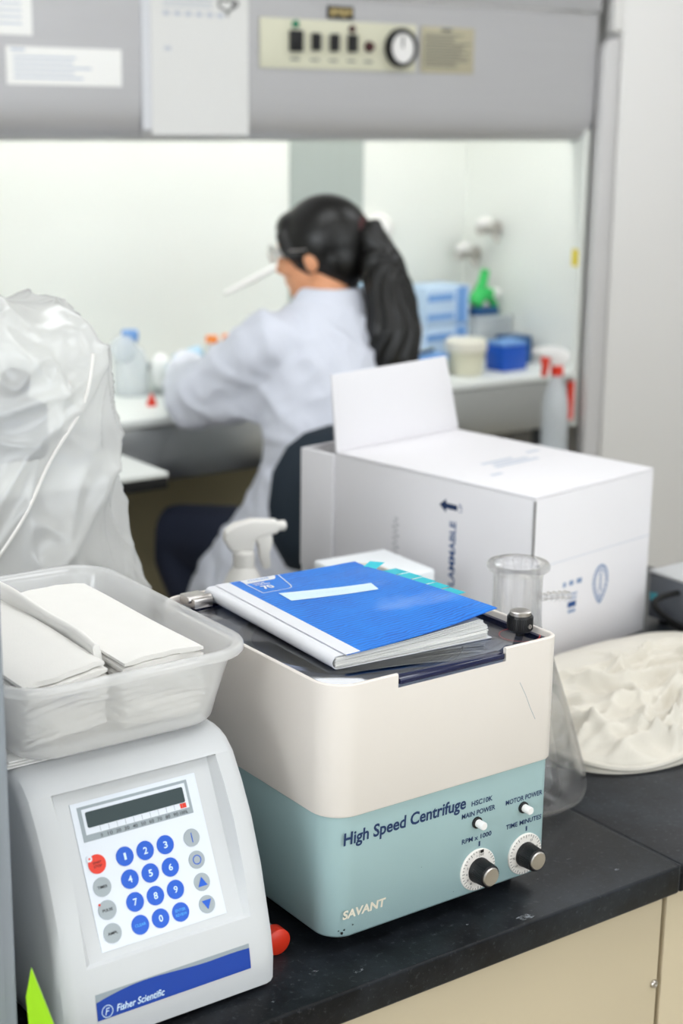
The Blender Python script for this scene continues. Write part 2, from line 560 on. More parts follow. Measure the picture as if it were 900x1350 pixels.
def fill_window(name, o0, o1, fn, fnp):  # unseen windows, added to carry the fill light
    w1 = struct(name, MB().box(*fn(o0 - 0.05, o1 + 0.05), 0.86, 0.92), 'lamp_frame')
    for k in range(4):
        xm = o0 + (o1 - o0) * k / 3
        obj('mullion', MB().box(*fn(xm - 0.025, xm + 0.025), 0.92, 2.38), 'lamp_frame', w1)
    for k in range(3):
        obj('pane', MB().box(*fnp(o0 + (o1 - o0) * k / 3 + 0.025, o0 + (o1 - o0) * (k + 1) / 3 - 0.025), 0.92, 2.38), 'pane', w1)
mat('pane', '#f4faff', 0.05, emit=(0.9, 0.96, 1.0, 1), es=1.2)  # pane glow belongs to the added fill
fill_window('fill_window_1', -0.3, 3.1, lambda p, q: (p, q, RY0 - 0.045, RY0 - 0.005), lambda p, q: (p, q, RY0 - 0.04, RY0 - 0.03))
fill_window('fill_window_2', -0.7, 1.9, lambda p, q: (RX0 - 0.045, RX0 - 0.005, p, q), lambda p, q: (RX0 - 0.04, RX0 - 0.03, p, q))
struct('wall_right', MB().box(RX1, RX1 + 0.05, RY0, RY1, 0, RZ), 'wall')

# ceiling light troffers
cl_spots = [(1.3, -1.2), (3.1, -1.2), (3.1, 0.55), (1.3, 0.55), (1.3, 2.25), (3.1, 2.25), (-0.9, -1.2), (-0.9, 0.55)]
cl_names = ['in the row behind the bench, inner one', 'in the row behind the bench, by the right wall',
            'over the aisle right of the bench', 'over the black bench top',
            'over the seated person', 'over the aisle before the grey side column',
            'in the row behind the bench, by the left wall', 'over the aisle left of the bench']
lp = thing('ceiling_light', 'white fluorescent ceiling panel ' + cl_names[0], 'ceiling light', (*cl_spots[0], RZ), group='ceiling light panels')
fr = MB()
for a in ((-0.62, 0.62, -0.32, -0.29), (-0.62, 0.62, 0.29, 0.32), (-0.62, -0.59, -0.29, 0.29), (0.59, 0.62, -0.29, 0.29)):
    fr.box(a[0], a[1], a[2], a[3], -0.03, -0.0005)
obj('frame', fr, 'lamp_frame', lp, local=True)
obj('diffuser', MB().box(-0.59, 0.59, -0.29, 0.29, -0.02, -0.005), 'lamp', lp, local=True)
for p, n in list(zip(cl_spots, cl_names))[1:]:
    dup(lp, (*p, RZ), label='white fluorescent ceiling panel ' + n)

# ================================================================== LAB BENCH
# base cabinets (cream metal) under the worktop; the seam between two units shows at the right
def base_cabinet(name, x0, x1, label, doors):
    t = thing(name, label, 'cabinet', ((x0 + x1) / 2, 1.5, 0), group='cream base cabinets of the bench')
    obj('body', MB().box(x0, x1, 1.035, 1.97, 0.09, 0.878), 'bench_cream', t, bevel=0.002)
    obj('plinth', MB().box(x0 + 0.01, x1 - 0.01, 1.09, 1.93, 0.0, 0.09), 'dark_gap', t)
    for a, b, lk in doors:
        d = obj('door', MB().box(a, b, 1.018, 1.0345, 0.10, 0.872), 'bench_cream', t, bevel=0.0015)
        if lk is not None:
            obj('lock', MB().lathe([(0.0045, 0), (0.0045, 0.002), (0.0035, 0.0032), (0.002, 0.0034), (0.0012, 0.0024)], (lk, 1.018, 0.768), (0, -1, 0), 20), 'silver', d, label='round metal lock button')
    return t
base_cabinet('base_cabinet', 0.0, 1.1605, 'cream metal base cabinet with a round lock under the black bench top', [(0.004, 0.55, None), (0.554, 1.1585, 1.153)])
base_cabinet('base_cabinet', 1.1630, 1.94, 'cream metal base cabinet under the bench end with the crumpled dust cover', [(1.1655, 1.55, None), (1.554, 1.936, None)])
base_cabinet('base_cabinet', -1.3, -0.002, 'cream metal base cabinet under the bench end away from the dust cover', [(-1.296, -0.65, None), (-0.646, -0.006, None)])

wt = thing('worktop', 'worn black epoxy bench top carrying the centrifuge and boxes', 'worktop', (0.5, 1.5, 0.88))
obj('slab', MB().box(-1.32, 1.1615, 0.999, 2.0, 0.8785, B), 'bench_black', wt, bevel=0.003, seg=3)
obj('slab', MB().box(1.1630, 1.955, 0.999, 2.0, 0.8785, B), 'bench_black', wt, bevel=0.003, seg=3)
obj('joint', MB().box(1.1610, 1.1635, 1.001, 1.998, 0.88, B - 0.0008), 'sealant', wt)

def stain_mat():
    m = bpy.data.materials.new('stain'); m.use_nodes = True
    nt = m.node_tree; out = nt.nodes['Material Output']; b = nt.nodes['Principled BSDF']
    b.inputs['Base Color'].default_value = srgb('#8b9096'); b.inputs['Roughness'].default_value = 0.7
    tc = nt.nodes.new('ShaderNodeTexCoord'); nz = nt.nodes.new('ShaderNodeTexNoise')
    nz.inputs['Scale'].default_value = 190; nz.inputs['Detail'].default_value = 5
    nt.links.new(tc.outputs['Object'], nz.inputs['Vector'])
    r = nt.nodes.new('ShaderNodeValToRGB')
    r.color_ramp.elements[0].position = 0.42; r.color_ramp.elements[0].color = (0, 0, 0, 1)
    r.color_ramp.elements[1].position = 0.66; r.color_ramp.elements[1].color = (0.75, 0.75, 0.75, 1)
    nt.links.new(nz.outputs['Fac'], r.inputs[0])
    tr = nt.nodes.new('ShaderNodeBsdfTransparent'); mx = nt.nodes.new('ShaderNodeMixShader')
    nt.links.new(r.outputs[0], mx.inputs[0]); nt.links.new(tr.outputs[0], mx.inputs[1]); nt.links.new(b.outputs[0], mx.inputs[2])
    nt.links.new(mx.outputs[0], out.inputs[0])
    M['stain'] = m
stain_mat()
rs_ = random.Random(5)
for (sx_, sy_, sr_) in ((0.954, 1.009, 0.0135), (0.765, 1.021, 0.008), (0.730, 1.042, 0.006), (1.02, 1.06, 0.004), (1.10, 1.03, 0.005), (1.075, 1.075, 0.003), (0.90, 1.03, 0.0025), (0.675, 1.022, 0.003)):
    pts_ = []
    for k in range(26):
        a = 2 * PI * k / 26
        r_ = sr_ * (0.75 + 0.35 * noise.noise(Vector((math.cos(a) * 1.7, math.sin(a) * 1.7, sx_ * 40))) + rs_.uniform(-0.08, 0.08))
        pts_.append((sx_ + r_ * math.cos(a), sy_ + 0.45 * r_ * math.sin(a), B + 0.0002))
    mb = MB().add(pts_, [tuple(range(26))])
    obj('stain', mb, 'stain', wt, smooth=False, recalc=False)

# ================================================================== CENTRIFUGE
CX0, CX1, CY0, CY1 = 0.751, 1.0217, 1.0484, 1.362
ct = thing('centrifuge', 'teal and cream benchtop high speed centrifuge under the blue notebook', 'centrifuge', (0.886, 1.2, B))
zb, zm, zt = 0.9235, 1.046, 1.1722
ins = 0.004
# teal base, open inside is never seen
rs = []
for z, d in ((zb, 0.006), (zb + 0.0015, 0.0025), (zb + 0.005, 0.0), (zm, 0.0)):
    rs.append([(x, y, z) for x, y in rrect(CX0 + ins + d, CX1 - ins - d, CY0 + ins + d, CY1 - ins - d, 0.026 - d, 8, 0.0075 - d * 0.6)])
base = obj('base_housing', MB().rings(rs), 'teal', ct, label='teal painted metal base with dials')
for fx, fy in ((0.79, 1.085), (0.99, 1.085), (0.79, 1.33), (0.99, 1.33)):
    obj('foot', MB().lathe([(0.011, 0), (0.0125, 0.003), (0.011, 0.0138)], (fx, fy, B), n=20), 'black_matte', ct)
# cream shell: outer wall, rim, inner wall; the front has a notch in its rim
NX0, NX1, NZ = 0.8245, 0.9523, 1.1592
bm = MB()
out = rrect(CX0, CX1, CY0, CY1, 0.030, 8, 0.014)
# add the notch corners to the straight front edge (between the last point and the first)
front = [(NX0, CY0), (NX1, CY0)]
out = [out[-1]] + front + out[:-1]
def inner(p, d):
    cx, cy = (CX0 + CX1) / 2, (CY0 + CY1) / 2
    x, y = p
    ix0, ix1, iy0, iy1, r = CX0, CX1, CY0, CY1, 0.030
    if x > cx and y < cy: r = 0.014
    qx = min(max(x, ix0 + r), ix1 - r); qy = min(max(y, iy0 + r), iy1 - r)
    v = Vector((x - qx, y - qy))
    if v.length > 1e-6:
        v *= (r - d) / r
    return (qx + v.x, qy + v.y)
n = len(out)
def ring(d, z, notch=False):
    return [(*inner(p, d), z) for p in out]
rs = [ring(0.006, zm - 0.0004), ring(0.001, zm), ring(0.0, zm + 0.002), ring(0.0, NZ)]
sh = MB()
sh.rings(rs, cap0=True, cap1=False)
# upper wall with the notch: two rings of height but skipping the front edge segment
o = len(sh.v)
top = [ring(0.0, NZ), ring(0.0, zt - 0.001), ring(0.0012, zt), ring(0.0032, zt), ring(0.0042, zt - 0.001), ring(0.0042, NZ - 0.006)]
for r in top: sh.v += r
for i in range(len(top) - 1):
    for j in range(n):
        if j == 1: continue
        k = (j + 1) % n
        sh.f.append((o + i * n + j, o + i * n + k, o + (i + 1) * n + k, o + (i + 1) * n + j))
# notch cheeks and sill
for j in (1, 2):
    sh.f.append((o + j, o + n + j, o + 2 * n + j, o + 3 * n + j, o + 4 * n + j, o + 5 * n + j))
sh.f.append((o + 1, o + 2, o + 5 * n + 2, o + 5 * n + 1))
bmm = sh.mesh('shell')
t_ = bmesh.new(); t_.from_mesh(bmm); bmesh.ops.remove_doubles(t_, verts=t_.verts, dist=1e-5); t_.to_mesh(bmm); t_.free()
shell = obj('upper_housing', bmm, 'cream_shell', ct, label='cream plastic upper housing', angle=50)
# deck inside
dk = [(x, y) for x, y in rrect(CX0 + 0.0045, CX1 - 0.0045, CY0 + 0.0045, CY1 - 0.0045, 0.026, 8, 0.010)]
obj('deck', MB().rings([[(x, y, 1.140) for x, y in dk], [(x, y, 1.146) for x, y in dk]]), 'deck_grey', ct)
obj('chamber_ring', MB().lathe([(0.100, 0), (0.112, 0), (0.112, 0.006), (0.108, 0.008), (0.100, 0.006)], (0.886, 1.205, 1.146), n=64, cap0=False, cap1=False), 'silver', ct)
obj('rotor_chamber', MB().lathe([(0.001, 0.0006), (0.099, 0.0006), (0.099, 0.003)], (0.886, 1.205, 1.146), n=48), 'chamber', ct, label='dark round rotor chamber under the lid')
# tinted acrylic lid
lidz = 1.166
def lid_poly(d):
    p = rrect(CX0 + 0.0052 + d, CX1 - 0.0052 - d, CY0 + 0.0055 + d, CY1 - 0.030 - d, 0.026, 8, 0.010)
    return p
lid = obj('lid', MB().rings([[(x, y, lidz - 0.0055) for x, y in lid_poly(0)], [(x, y, lidz - 0.001) for x, y in lid_poly(0)], [(x, y, lidz) for x, y in lid_poly(0.0015)]]), 'acrylic', ct, label='blue tinted clear acrylic lid')
# navy edge band of the lid
eb = MB()
eb.rings([[(x, y, lidz - 0.0056) for x, y in lid_poly(-0.0004)], [(x, y, lidz + 0.0003) for x, y in lid_poly(-0.0004)], [(x, y, lidz + 0.0003) for x, y in lid_poly(0.0036)], [(x, y, lidz - 0.0056) for x, y in lid_poly(0.0036)], [(x, y, lidz - 0.0056) for x, y in lid_poly(-0.0004)]], False, False)
obj('lid_edge', eb, 'navy_acrylic', lid, label='dark navy lid edge')
lipm = MB().box(NX0 + 0.002, NX1 - 0.002, CY0 - 0.0005, CY0 + 0.012, lidz - 0.0045, lidz + 0.001)
obj('finger_lip', lipm, 'navy_acrylic', lid, bevel=0.001)
hb = MB().box(CX0 + 0.03, CX1 - 0.03, CY1 - 0.030, CY1 - 0.0055, 1.146, 1.164)
obj('hinge_block', hb, 'deck_grey', ct, bevel=0.002)
for hx in (0.788, 0.985):
    obj('hinge', MB().box(hx - 0.011, hx + 0.011, CY1 - 0.038, CY1 - 0.008, 1.1665, 1.176).lathe([(0.0035, -0.014), (0.0035, 0.014)], (hx, CY1 - 0.028, 1.174), (1, 0, 0), 12), 'silver', ct, bevel=0.0008)
# printed ring on the lid around the latch
obj('printed_ring', MB().lathe([(0.0195, 0.0003), (0.0201, 0.0003)], (1.0, 1.083, lidz + 0.0001), n=40, cap0=False, cap1=False), 'key_red', lid)
# latch knob
kx, ky = 1.0, 1.083
kn = obj('latch_knob', MB().lathe([(0.004, 0), (0.004, 0.004), (0.0105, 0.005), (0.0122, 0.007)] + [(0.0122, 0.020), (0.0112, 0.0215), (0.0102, 0.0215)], (kx, ky, lidz), n=40), 'black_plastic', ct, label='black knurled latch knob')
rb = MB()
for i in range(40):
    a = 2 * PI * i / 40
    x, y = kx + 0.0121 * math.cos(a), ky + 0.0121 * math.sin(a)
    rb.lathe([(0.0007, 0.0075), (0.0007, 0.0195)], (x, y, lidz), n=5)
obj('knurling', rb, 'black_plastic', kn)
obj('cap', MB().lathe([(0.0104, 0), (0.0104, 0.0035), (0.0088, 0.0042), (0.001, 0.0040)], (kx, ky, lidz + 0.0212), n=40), 'silver', kn, label='silver knob cap')
obj('set_screw', MB().lathe([(0.0022, 0), (0.0022, 0.0012), (0.0013, 0.0012), (0.0013, 0.0004)], (kx + 0.0122 * math.sin(0.1), ky - 0.0122 * math.cos(0.1), lidz + 0.012), (0.1, -1, 0), 14), 'silver', kn)
# front print
TY = CY0 + ins
ft = lambda u, v, h=0.0: (u, TY - 0.0003 - h, v)
text('lettering', 'High Speed Centrifuge', 'navy_ink', base, ft, 0.7693, 0.9125, 1.0140, 1.0305, bold=0.024, shear=0.06)
text('lettering', 'HSC10K', 'navy_ink', base, ft, 0.9195, 0.9460, 1.0178, 1.0232, bold=0.02)
text('lettering', 'MAIN POWER', 'navy_ink', base, ft, 0.9078, 0.9498, 1.0075, 1.0128, bold=0.02)
text('lettering', 'MOTOR POWER', 'navy_ink', base, ft, 0.9633, 1.0110, 1.0075, 1.0128, bold=0.02)
text('lettering', 'RPM x 1000', 'navy_ink', base, ft, 0.9090, 0.9462, 0.9812, 0.9863, bold=0.02)
text('lettering', 'TIME MINUTES', 'navy_ink', base, ft, 0.9648, 1.0113, 0.9815, 0.9866, bold=0.02)
text('lettering', 'SAVANT', 'cream_ink', base, ft, 0.7695, 0.8190, 0.9445, 0.9532, bold=0.035, shear=0.12)
for i, (u, v) in enumerate(((0.9268, 0.9998), (0.9862, 1.0002))):
    bt = obj('push_button', MB().lathe([(0.0040, 0), (0.0040, 0.010), (0.0034, 0.0108)], (u, TY - 0.001, v), (0, -1, 0), 24), 'white_plastic', ct, label='white push button')
    obj('bezel', MB().lathe([(0.0058, 0), (0.0058, 0.002), (0.0052, 0.0026), (0.0043, 0.0026)], (u, TY, v), (0, -1, 0), 28), 'black_plastic', bt)
for i, (u, v) in enumerate(((0.9298, 0.9500), (0.9905, 0.9496))):
    d = obj('dial', MB().lathe([(0.0215, 0), (0.0215, 0.0014), (0.0208, 0.0022), (0.010, 0.0022)], (u, TY, v), (0, -1, 0), 56), 'dial_white', ct, label='white dial plate with tick marks')
    tk = MB()
    for k in range(36):
        a = 2 * PI * k / 36
        if (i == 0 and 0.9 < a < 1.5): continue
        r0 = 0.0172 if k % 3 == 0 else 0.0186
        c, s_ = math.cos(a), math.sin(a)
        wd = 0.0003
        P = lambda r, q: (u + r * c - q * s_, TY - 0.0024, v + r * s_ + q * c)
        tk.quad(P(r0, -wd), P(0.0206, -wd), P(0.0206, wd), P(r0, wd))
    obj('tick_marks', tk, 'tick', d, smooth=False, recalc=False)
    f2 = lambda a_, b_, h=0.0, u=u, v=v: (u + a_, TY - 0.0024, v + b_)
    if i == 0:
        obj('off_mark', rect(f2, 0.0012, 0.0056, 0.0172, 0.0204), 'black_plastic', d, smooth=False, recalc=False)
        text('numerals', '1 OFF', 'tick', d, f2, -0.003, 0.006, 0.0138, 0.0164)
        for q, nm in enumerate(('2', '4', '6', '8')):
            a = PI - 0.35 + q * 0.42
            text('numerals', nm, 'tick', d, f2, 0.0152 * math.cos(a) - 0.001, 0.0152 * math.cos(a) + 0.001, 0.0152 * math.sin(a) - 0.0012, 0.0152 * math.sin(a) + 0.0012)
    else:
        for nm, a in (('25', 1.1), ('20', 0.35), ('5', PI + 0.05), ('10', PI + 0.7)):
            text('numerals', nm, 'tick', d, f2, 0.0152 * math.cos(a) - 0.0016, 0.0152 * math.cos(a) + 0.0016, 0.0152 * math.sin(a) - 0.0012, 0.0152 * math.sin(a) + 0.0012)
    kb = obj('knob', MB().lathe([(0.0128, 0.0022), (0.0128, 0.0045), (0.0118, 0.0060), (0.0110, 0.0190), (0.0100, 0.0200), (0.0094, 0.0196)], (u, TY, v), (0, -1, 0), 48), 'black_plastic', ct, label='black fluted control knob')
    rb = MB()
    for k in range(36):
        a = 2 * PI * k / 36
        rb.tube([(u + 0.0118 * math.cos(a), TY - 0.006, v + 0.0118 * math.sin(a)), (u + 0.0110 * math.cos(a), TY - 0.019, v + 0.0110 * math.sin(a))], 0.0006, 5)
    obj('flutes', rb, 'black_plastic', kb)
    obj('cap', MB().lathe([(0.0096, 0.0190), (0.0096, 0.0206), (0.0085, 0.0215), (0.0005, 0.0213)], (u, TY, v), (0, -1, 0), 40), 'silver', kb, label='silver spun metal cap')
    obj('index_mark', rect(ft, u + 0.0005, u + 0.0024, v + 0.0238, v + 0.0290), 'navy_ink', base, smooth=False, recalc=False)
# paint chips at the lower left corner and a scratch in the cream housing
for (u, v, r) in ((0.7695, 0.931, 0.0022), (0.7725, 0.9335, 0.0012), (0.766, 0.9345, 0.001), (0.781, 0.937, 0.0007), (0.90, 0.935, 0.0004), (0.86, 0.972, 0.0004)):
    ch = MB().add([(u + r * random.uniform(0.6, 1.2) * math.cos(k), TY + (0.0016 if u < 0.775 else 0) - 0.0007, v + r * random.uniform(0.5, 1.2) * math.sin(k)) for k in (0, 0.9, 1.8, 2.7, 3.6, 4.5, 5.4)], [tuple(range(7))])
    obj('paint_chip', ch, 'black_matte', base, smooth=False, recalc=False)
sc = MB()
pth = [(0.971, 1.134), (0.979, 1.120), (0.986, 1.105), (0.993, 1.092)]
for (a, b), (c, d) in zip(pth, pth[1:]):
    sc.quad((a - 0.0003, CY0 - 0.0002, b), (c - 0.0003, CY0 - 0.0002, d), (c + 0.0003, CY0 - 0.0002, d), (a + 0.0003, CY0 - 0.0002, b))
obj('scratch', sc, 'panel_grey', shell, smooth=False, recalc=False)

# ================================================================== NOTEBOOK
NL, NW = 0.247, 0.183
nb = thing('notebook', 'blue composition notebook with white spine and teal flags on the centrifuge', 'notebook', (0.789, 1.1014, lidz + 0.0004), math.radians(-3.2))
def thick(u, v):
    s_ = min(1, max(0, u / NW)); f = min(1, max(0, v / 0.22))
    return 0.0112 + (0.0115 * s_ ** 1.4) * (1 - f) ** 0.8
def cover_z(u, v):
    s_ = min(1, max(0, u / NW)); f = min(1, max(0, v / 0.22))
    base_ = 0.0130 + (0.0120 * s_ ** 1.4 + 0.0045 * s_ ** 3) * (1 - f) ** 0.8 + 0.0004 * math.sin(u * 40) * s_ + 0.0008 * s_
    if u < 0.014:
        base_ = base_ * (1 - (1 - u / 0.014) ** 2.2 * 0.55)
    return base_
def sheet(z0, z1, u0, u1, v0, v1, nu=14, nv=12, edge=None):
    mb = MB()
    def P(a, b, fz):
        u = u0 + (u1 - u0) * a; v = v0 + (v1 - v0) * b
        return (u, v, fz(u, v))
    n0 = (nu + 1) * (nv + 1)
    mb.grid(lambda a, b: P(a, b, z1), nu, nv)
    mb.grid(lambda a, b: P(a, b, z0), nu, nv)
    bd = [i for i in range(nu + 1)] + [j * (nu + 1) + nu for j in range(1, nv + 1)] + [nv * (nu + 1) + i for i in range(nu - 1, -1, -1)] + [j * (nu + 1) for j in range(nv - 1, 0, -1)]
    for a, b in zip(bd, bd[1:] + bd[:1]):
        mb.f.append((a, b, b + n0, a + n0))
    return mb
# cover: back board, spine wrap, front board
obj('back_cover', sheet(lambda u, v: 0.0, lambda u, v: 0.0007, 0.006, NW, 0, NL), 'spine_white', nb, local=True)
spw = MB()
for v in (0.0, NL):
    pass
prof = []
for k in range(13):
    a = -PI / 2 - PI * k / 12
    prof.append((0.0065 + 0.0065 * math.cos(a), 0.0066 + 0.0065 * math.sin(a)))
prof = [(0.012, 0.0001)] + prof + [(0.014, 0.01325)]
inn = [(x + (0.0006 if x < 0.006 else 0), z + (0.0006 if z < 0.006 else -0.0006)) for x, z in reversed(prof)]
lp_ = prof + inn
spw.rings([[(x, 0, z) for x, z in lp_], [(x, NL, z) for x, z in lp_]])
obj('spine', spw, 'spine_white', nb, local=True, label='glossy white notebook spine')
cz1 = lambda u, v: cover_z(u, v) + 0.0006
cov = obj('front_cover', sheet(cover_z, cz1, 0.014, NW + 0.002, -0.004, NL, 24, 24), 'cover_blue', nb, local=True, label='glossy blue printed cover with fine wavy lines')
cf = lambda u, v, h=0.0: (u, v, cz1(u, v) + 0.0003 + h)
obj('spine_band', rect(cf, 0.0125, 0.0285, -0.004, NL, 6, 24), 'spine_white', cov, local=True, recalc=False)
# pasted label, brand block
def quadgrid(a, b, c, d, nu=12, nv=4):
    def f(s_, t):
        p = [a[i] * (1 - s_) * (1 - t) + b[i] * s_ * (1 - t) + c[i] * s_ * t + d[i] * (1 - s_) * t for i in (0, 1)]
        return cf(p[0], p[1], 0.0001)
    return MB().grid(f, nu, nv)
obj('title_label', quadgrid((0.0515, 0.158), (0.142, 0.136), (0.1485, 0.160), (0.0535, 0.187)), 'label_paper', cov, local=True, recalc=False, label='pale blue pasted title label')
obj('brand_patch', MB().add([cf(u, v) for u, v in [(0.041, 0.2325), (0.076, 0.2345), (0.080, 0.2385), (0.083, NL - 0.001), (0.041, NL - 0.001)]], [(0, 1, 2, 3, 4)]), 'spine_white', cov, local=True, recalc=False)
ol = MB()
pts = [(0.041, 0.2325), (0.041, 0.1965), (0.071, 0.1965), (0.0765, 0.1995), (0.079, 0.206), (0.0875, NL - 0.001)]
for (a, b), (c, d) in zip(pts, pts[1:]):
    dv = Vector((c - a, d - b)).normalized() * 0.0006
    ol.quad(cf(a - dv.y, b + dv.x), cf(c - dv.y, d + dv.x), cf(c + dv.y, d - dv.x), cf(a + dv.y, b - dv.x))
obj('brand_outline', ol, 'spine_white', cov, local=True, smooth=False, recalc=False)
ct2 = lambda u, v, h=0.0: cf(u, v, 0.0002)
text('lettering', 'mead', 'mid_blue', cov, ct2, 0.048, 0.072, 0.2385, 0.2440, local=True)
text('lettering', 'WIDE', 'spine_white', cov, ct2, 0.0465, 0.0605, 0.2265, 0.2300, bold=0.03, local=True)
text('lettering', 'RULED', 'spine_white', cov, ct2, 0.0475, 0.0645, 0.2220, 0.2255, bold=0.03, local=True)
text('lettering', '70', 'spine_white', cov, ct2, 0.049, 0.062, 0.2065, 0.2190, bold=0.04, local=True)
hw = MB(); hx = [(0.078 + 0.040 * k / 40, 0.1665 + 0.0016 * math.sin(k * 1.9) + 0.0008 * math.sin(k * 0.7)) for k in range(41)]
for (a, b), (c, d) in zip(hx, hx[1:]):
    sl = -0.26
    hw.quad(*[cf(p, q + (p - 0.0515) * sl + 0.006, 0.0003) for p, q in ((a, b - 0.0002), (c, d - 0.0002), (c, d + 0.0002), (a, b + 0.0002))])
obj('handwriting', hw, 'print_faint', cov, local=True, smooth=False, recalc=False)
# page bundles, fanning open towards the fore edge
NP = 15
for i in range(NP):
    a = (i + 0.05) / NP; b = (i + 0.62 + 0.25 * random.random()) / NP
    du = random.uniform(-0.003, 0.0); dv = random.uniform(0.0, 0.0022)
    ph = random.uniform(0, 6); am = random.uniform(0.0, 0.0005)
    def z0(u, v, a=a, ph=ph, am=am): return 0.0009 + (thick(u, v) - 0.0008) * a + am * math.sin(50 * u + ph) * min(1, u / 0.06) * 0.6
    def z1(u, v, b=b, ph=ph, am=am): return 0.0009 + (thick(u, v) - 0.0008) * b + am * math.sin(50 * u + ph) * min(1, u / 0.06) * 0.6
    ww = NW - 0.004 + du - (0.010 * (i / NP) ** 2 if i > NP - 6 else 0)
    obj('page_bundle', sheet(z0, z1, 0.004, ww, -0.001 + dv, NL - 0.001, 14, 8), 'paper', nb, local=True, angle=60)
# teal flags along the fore edge and one at the head
for k, (u0, u1, v0, v1) in enumerate(((0.166, 0.207, 0.176, 0.200), (0.166, 0.206, 0.149, 0.173), (0.166, 0.2045, 0.122, 0.146), (0.166, 0.2025, 0.096, 0.119), (0.166, 0.200, 0.066, 0.092))):
    zf = lambda u, v: (u, v, cover_z(min(u, NW), v) - 0.0011)
    fl = MB(); fl.rings([[zf(u, v) for u, v in ((u0, v0), (u1, v0), (u1, v1), (u0, v1))], [(p[0], p[1], p[2] + 0.0002) for p in (zf(u, v) for u, v in ((u0, v0), (u1, v0), (u1, v1), (u0, v1)))]])
    obj('page_flag', fl, 'flag_teal', nb, local=True, smooth=False)
fl = MB()
pp = [(0.168, 0.218, 0.0118), (0.180, 0.208, 0.0118), (0.205, 0.219, 0.0175), (0.194, 0.231, 0.0175)]
fl.rings([pp, [(x, y, z + 0.0003) for x, y, z in pp]])
obj('page_flag', fl, 'flag_teal', nb, local=True, smooth=False)

# ================================================================== SONICATOR CONTROL UNIT (white, keypad)
fx0, fx1 = 0.487, 0.6905
fs = thing('control_unit', 'white laboratory control unit with blue number keypad under the towel container', 'control unit', (0.589, 1.2, B))
PK = math.hypot(1, 0.48)
def pl(u, v, h=0.0):
    return (u, 1.062 + 0.48 * v / PK - h / PK, 1.0 + v / PK + 0.48 * h / PK)
zlo, zhi = 0.9808, 1.1107
face = [(0.912, 1.047), (0.916, 1.0415), (0.938, 1.0408), (0.960, 1.0445), (0.9808, 1.0500), (1.02, 1.0605), (1.06, 1.0760), (1.09, 1.0925), (1.1107, 1.1065), (1.122, 1.119)]
def face_y(z):
    for (a, ya), (b, yb) in zip(face, face[1:]):
        if a <= z <= b: return ya + (yb - ya) * (z - a) / (b - a)
    return face[-1][1]
def ply(z): return 1.062 + 0.48 * (z - 1.0)
def station(x, rec, d):
    lo = [(face_y(z), z) for z in (0.912, 0.916, 0.927, 0.938, 0.949, 0.960, 0.970, zlo)]
    mids = (1.0, 1.02, 1.04, 1.06, 1.075, 1.09, 1.10)
    if rec:
        mid = [(ply(zlo) + 0.0005, zlo + 0.0015)] + [(ply(z), z) for z in mids] + [(ply(zhi), zhi)]
    else:
        mid = [(face_y(zlo + 0.0015), zlo + 0.0015)] + [(face_y(z), z) for z in mids] + [(face_y(zhi), zhi)]
    hi = [(face_y(zhi) + 0.0004, zhi + 0.001), (1.119, 1.1215), (1.129, 1.1255), (1.14, 1.1275), (1.30, 1.1280), (1.372, 1.127), (1.380, 1.120), (1.380, 0.918), (1.374, 0.912)]
    p = lo + mid + hi
    cy, cz = 1.21, 1.02
    out_ = []
    for y, z in p:
        v = Vector((cy - y, cz - z)); v.normalize()
        out_.append((x, y + v.x * d, z + v.y * d))
    return out_
st = [station(fx0, False, 0.012), station(fx0 + 0.002, False, 0.006), station(fx0 + 0.006, False, 0.002), station(fx0 + 0.013, False, 0.0),
      station(0.512, False, 0), station(0.5165, True, 0), station(0.6640, True, 0), station(0.6690, False, 0),
      station(fx1 - 0.010, False, 0.0), station(fx1 - 0.005, False, 0.0012), station(fx1 - 0.0015, False, 0.004), station(fx1, False, 0.008)]
body = obj('housing', MB().rings(st), 'fisher_white', fs, angle=28, label='moulded off-white plastic housing with a slanted front')
for fx, fy in ((0.52, 1.07), (0.66, 1.07), (0.52, 1.34), (0.66, 1.34)):
    obj('foot', MB().lathe([(0.009, 0), (0.009, 0.004)], (fx, fy, B), n=16), 'black_matte', fs)
panel = obj('keypad_panel', raised(pl, [(0.529, -0.0138), (0.6483, -0.0138), (0.6483, 0.1090), (0.529, 0.1090)], 0.0008), 'panel_white', fs, label='pale grey membrane keypad')
top_ = lambda h0: (lambda u, v, h=0.0: pl(u, v, h0 + h))
P1 = top_(0.0008)
sur = obj('display', raised(P1, [(0.5345, 0.0760), (0.6390, 0.0760), (0.6390, 0.1052), (0.5345, 0.1052)], 0.0003), 'panel_grey', fs, label='dark liquid crystal display in a grey frame')
P2 = top_(0.0012)
obj('bezel', raised(P2, [(0.5378, 0.0815), (0.6362, 0.0815), (0.6362, 0.1028), (0.5378, 0.1028)], 0.0002), 'panel_white', sur)
obj('screen', raised(top_(0.0014), [(u + 0.5405 + 0, v) for u, v in [(0.001, 0.0868), (0.0918, 0.0868), (0.0928, 0.0878), (0.0928, 0.0990), (0.0918, 0.1000), (0.001, 0.1000), (0, 0.0990), (0, 0.0878)]], 0.0004), 'lcd', sur, label='dark green-grey display screen')
P3 = top_(0.0016)
bars = MB()
for k in range(11):
    u = 0.5512 + k * 0.00785
    bars.add(rect(P3, u - 0.0002, u + 0.0002, 0.0818, 0.0864).v, [(0, 1, 3, 2)])
obj('scale_marks', bars, 'panel_grey', sur, smooth=False, recalc=False)
obj('warning_mark', rect(P3, 0.6275, 0.6335, 0.0822, 0.0862), 'key_red', sur, smooth=False, recalc=False)
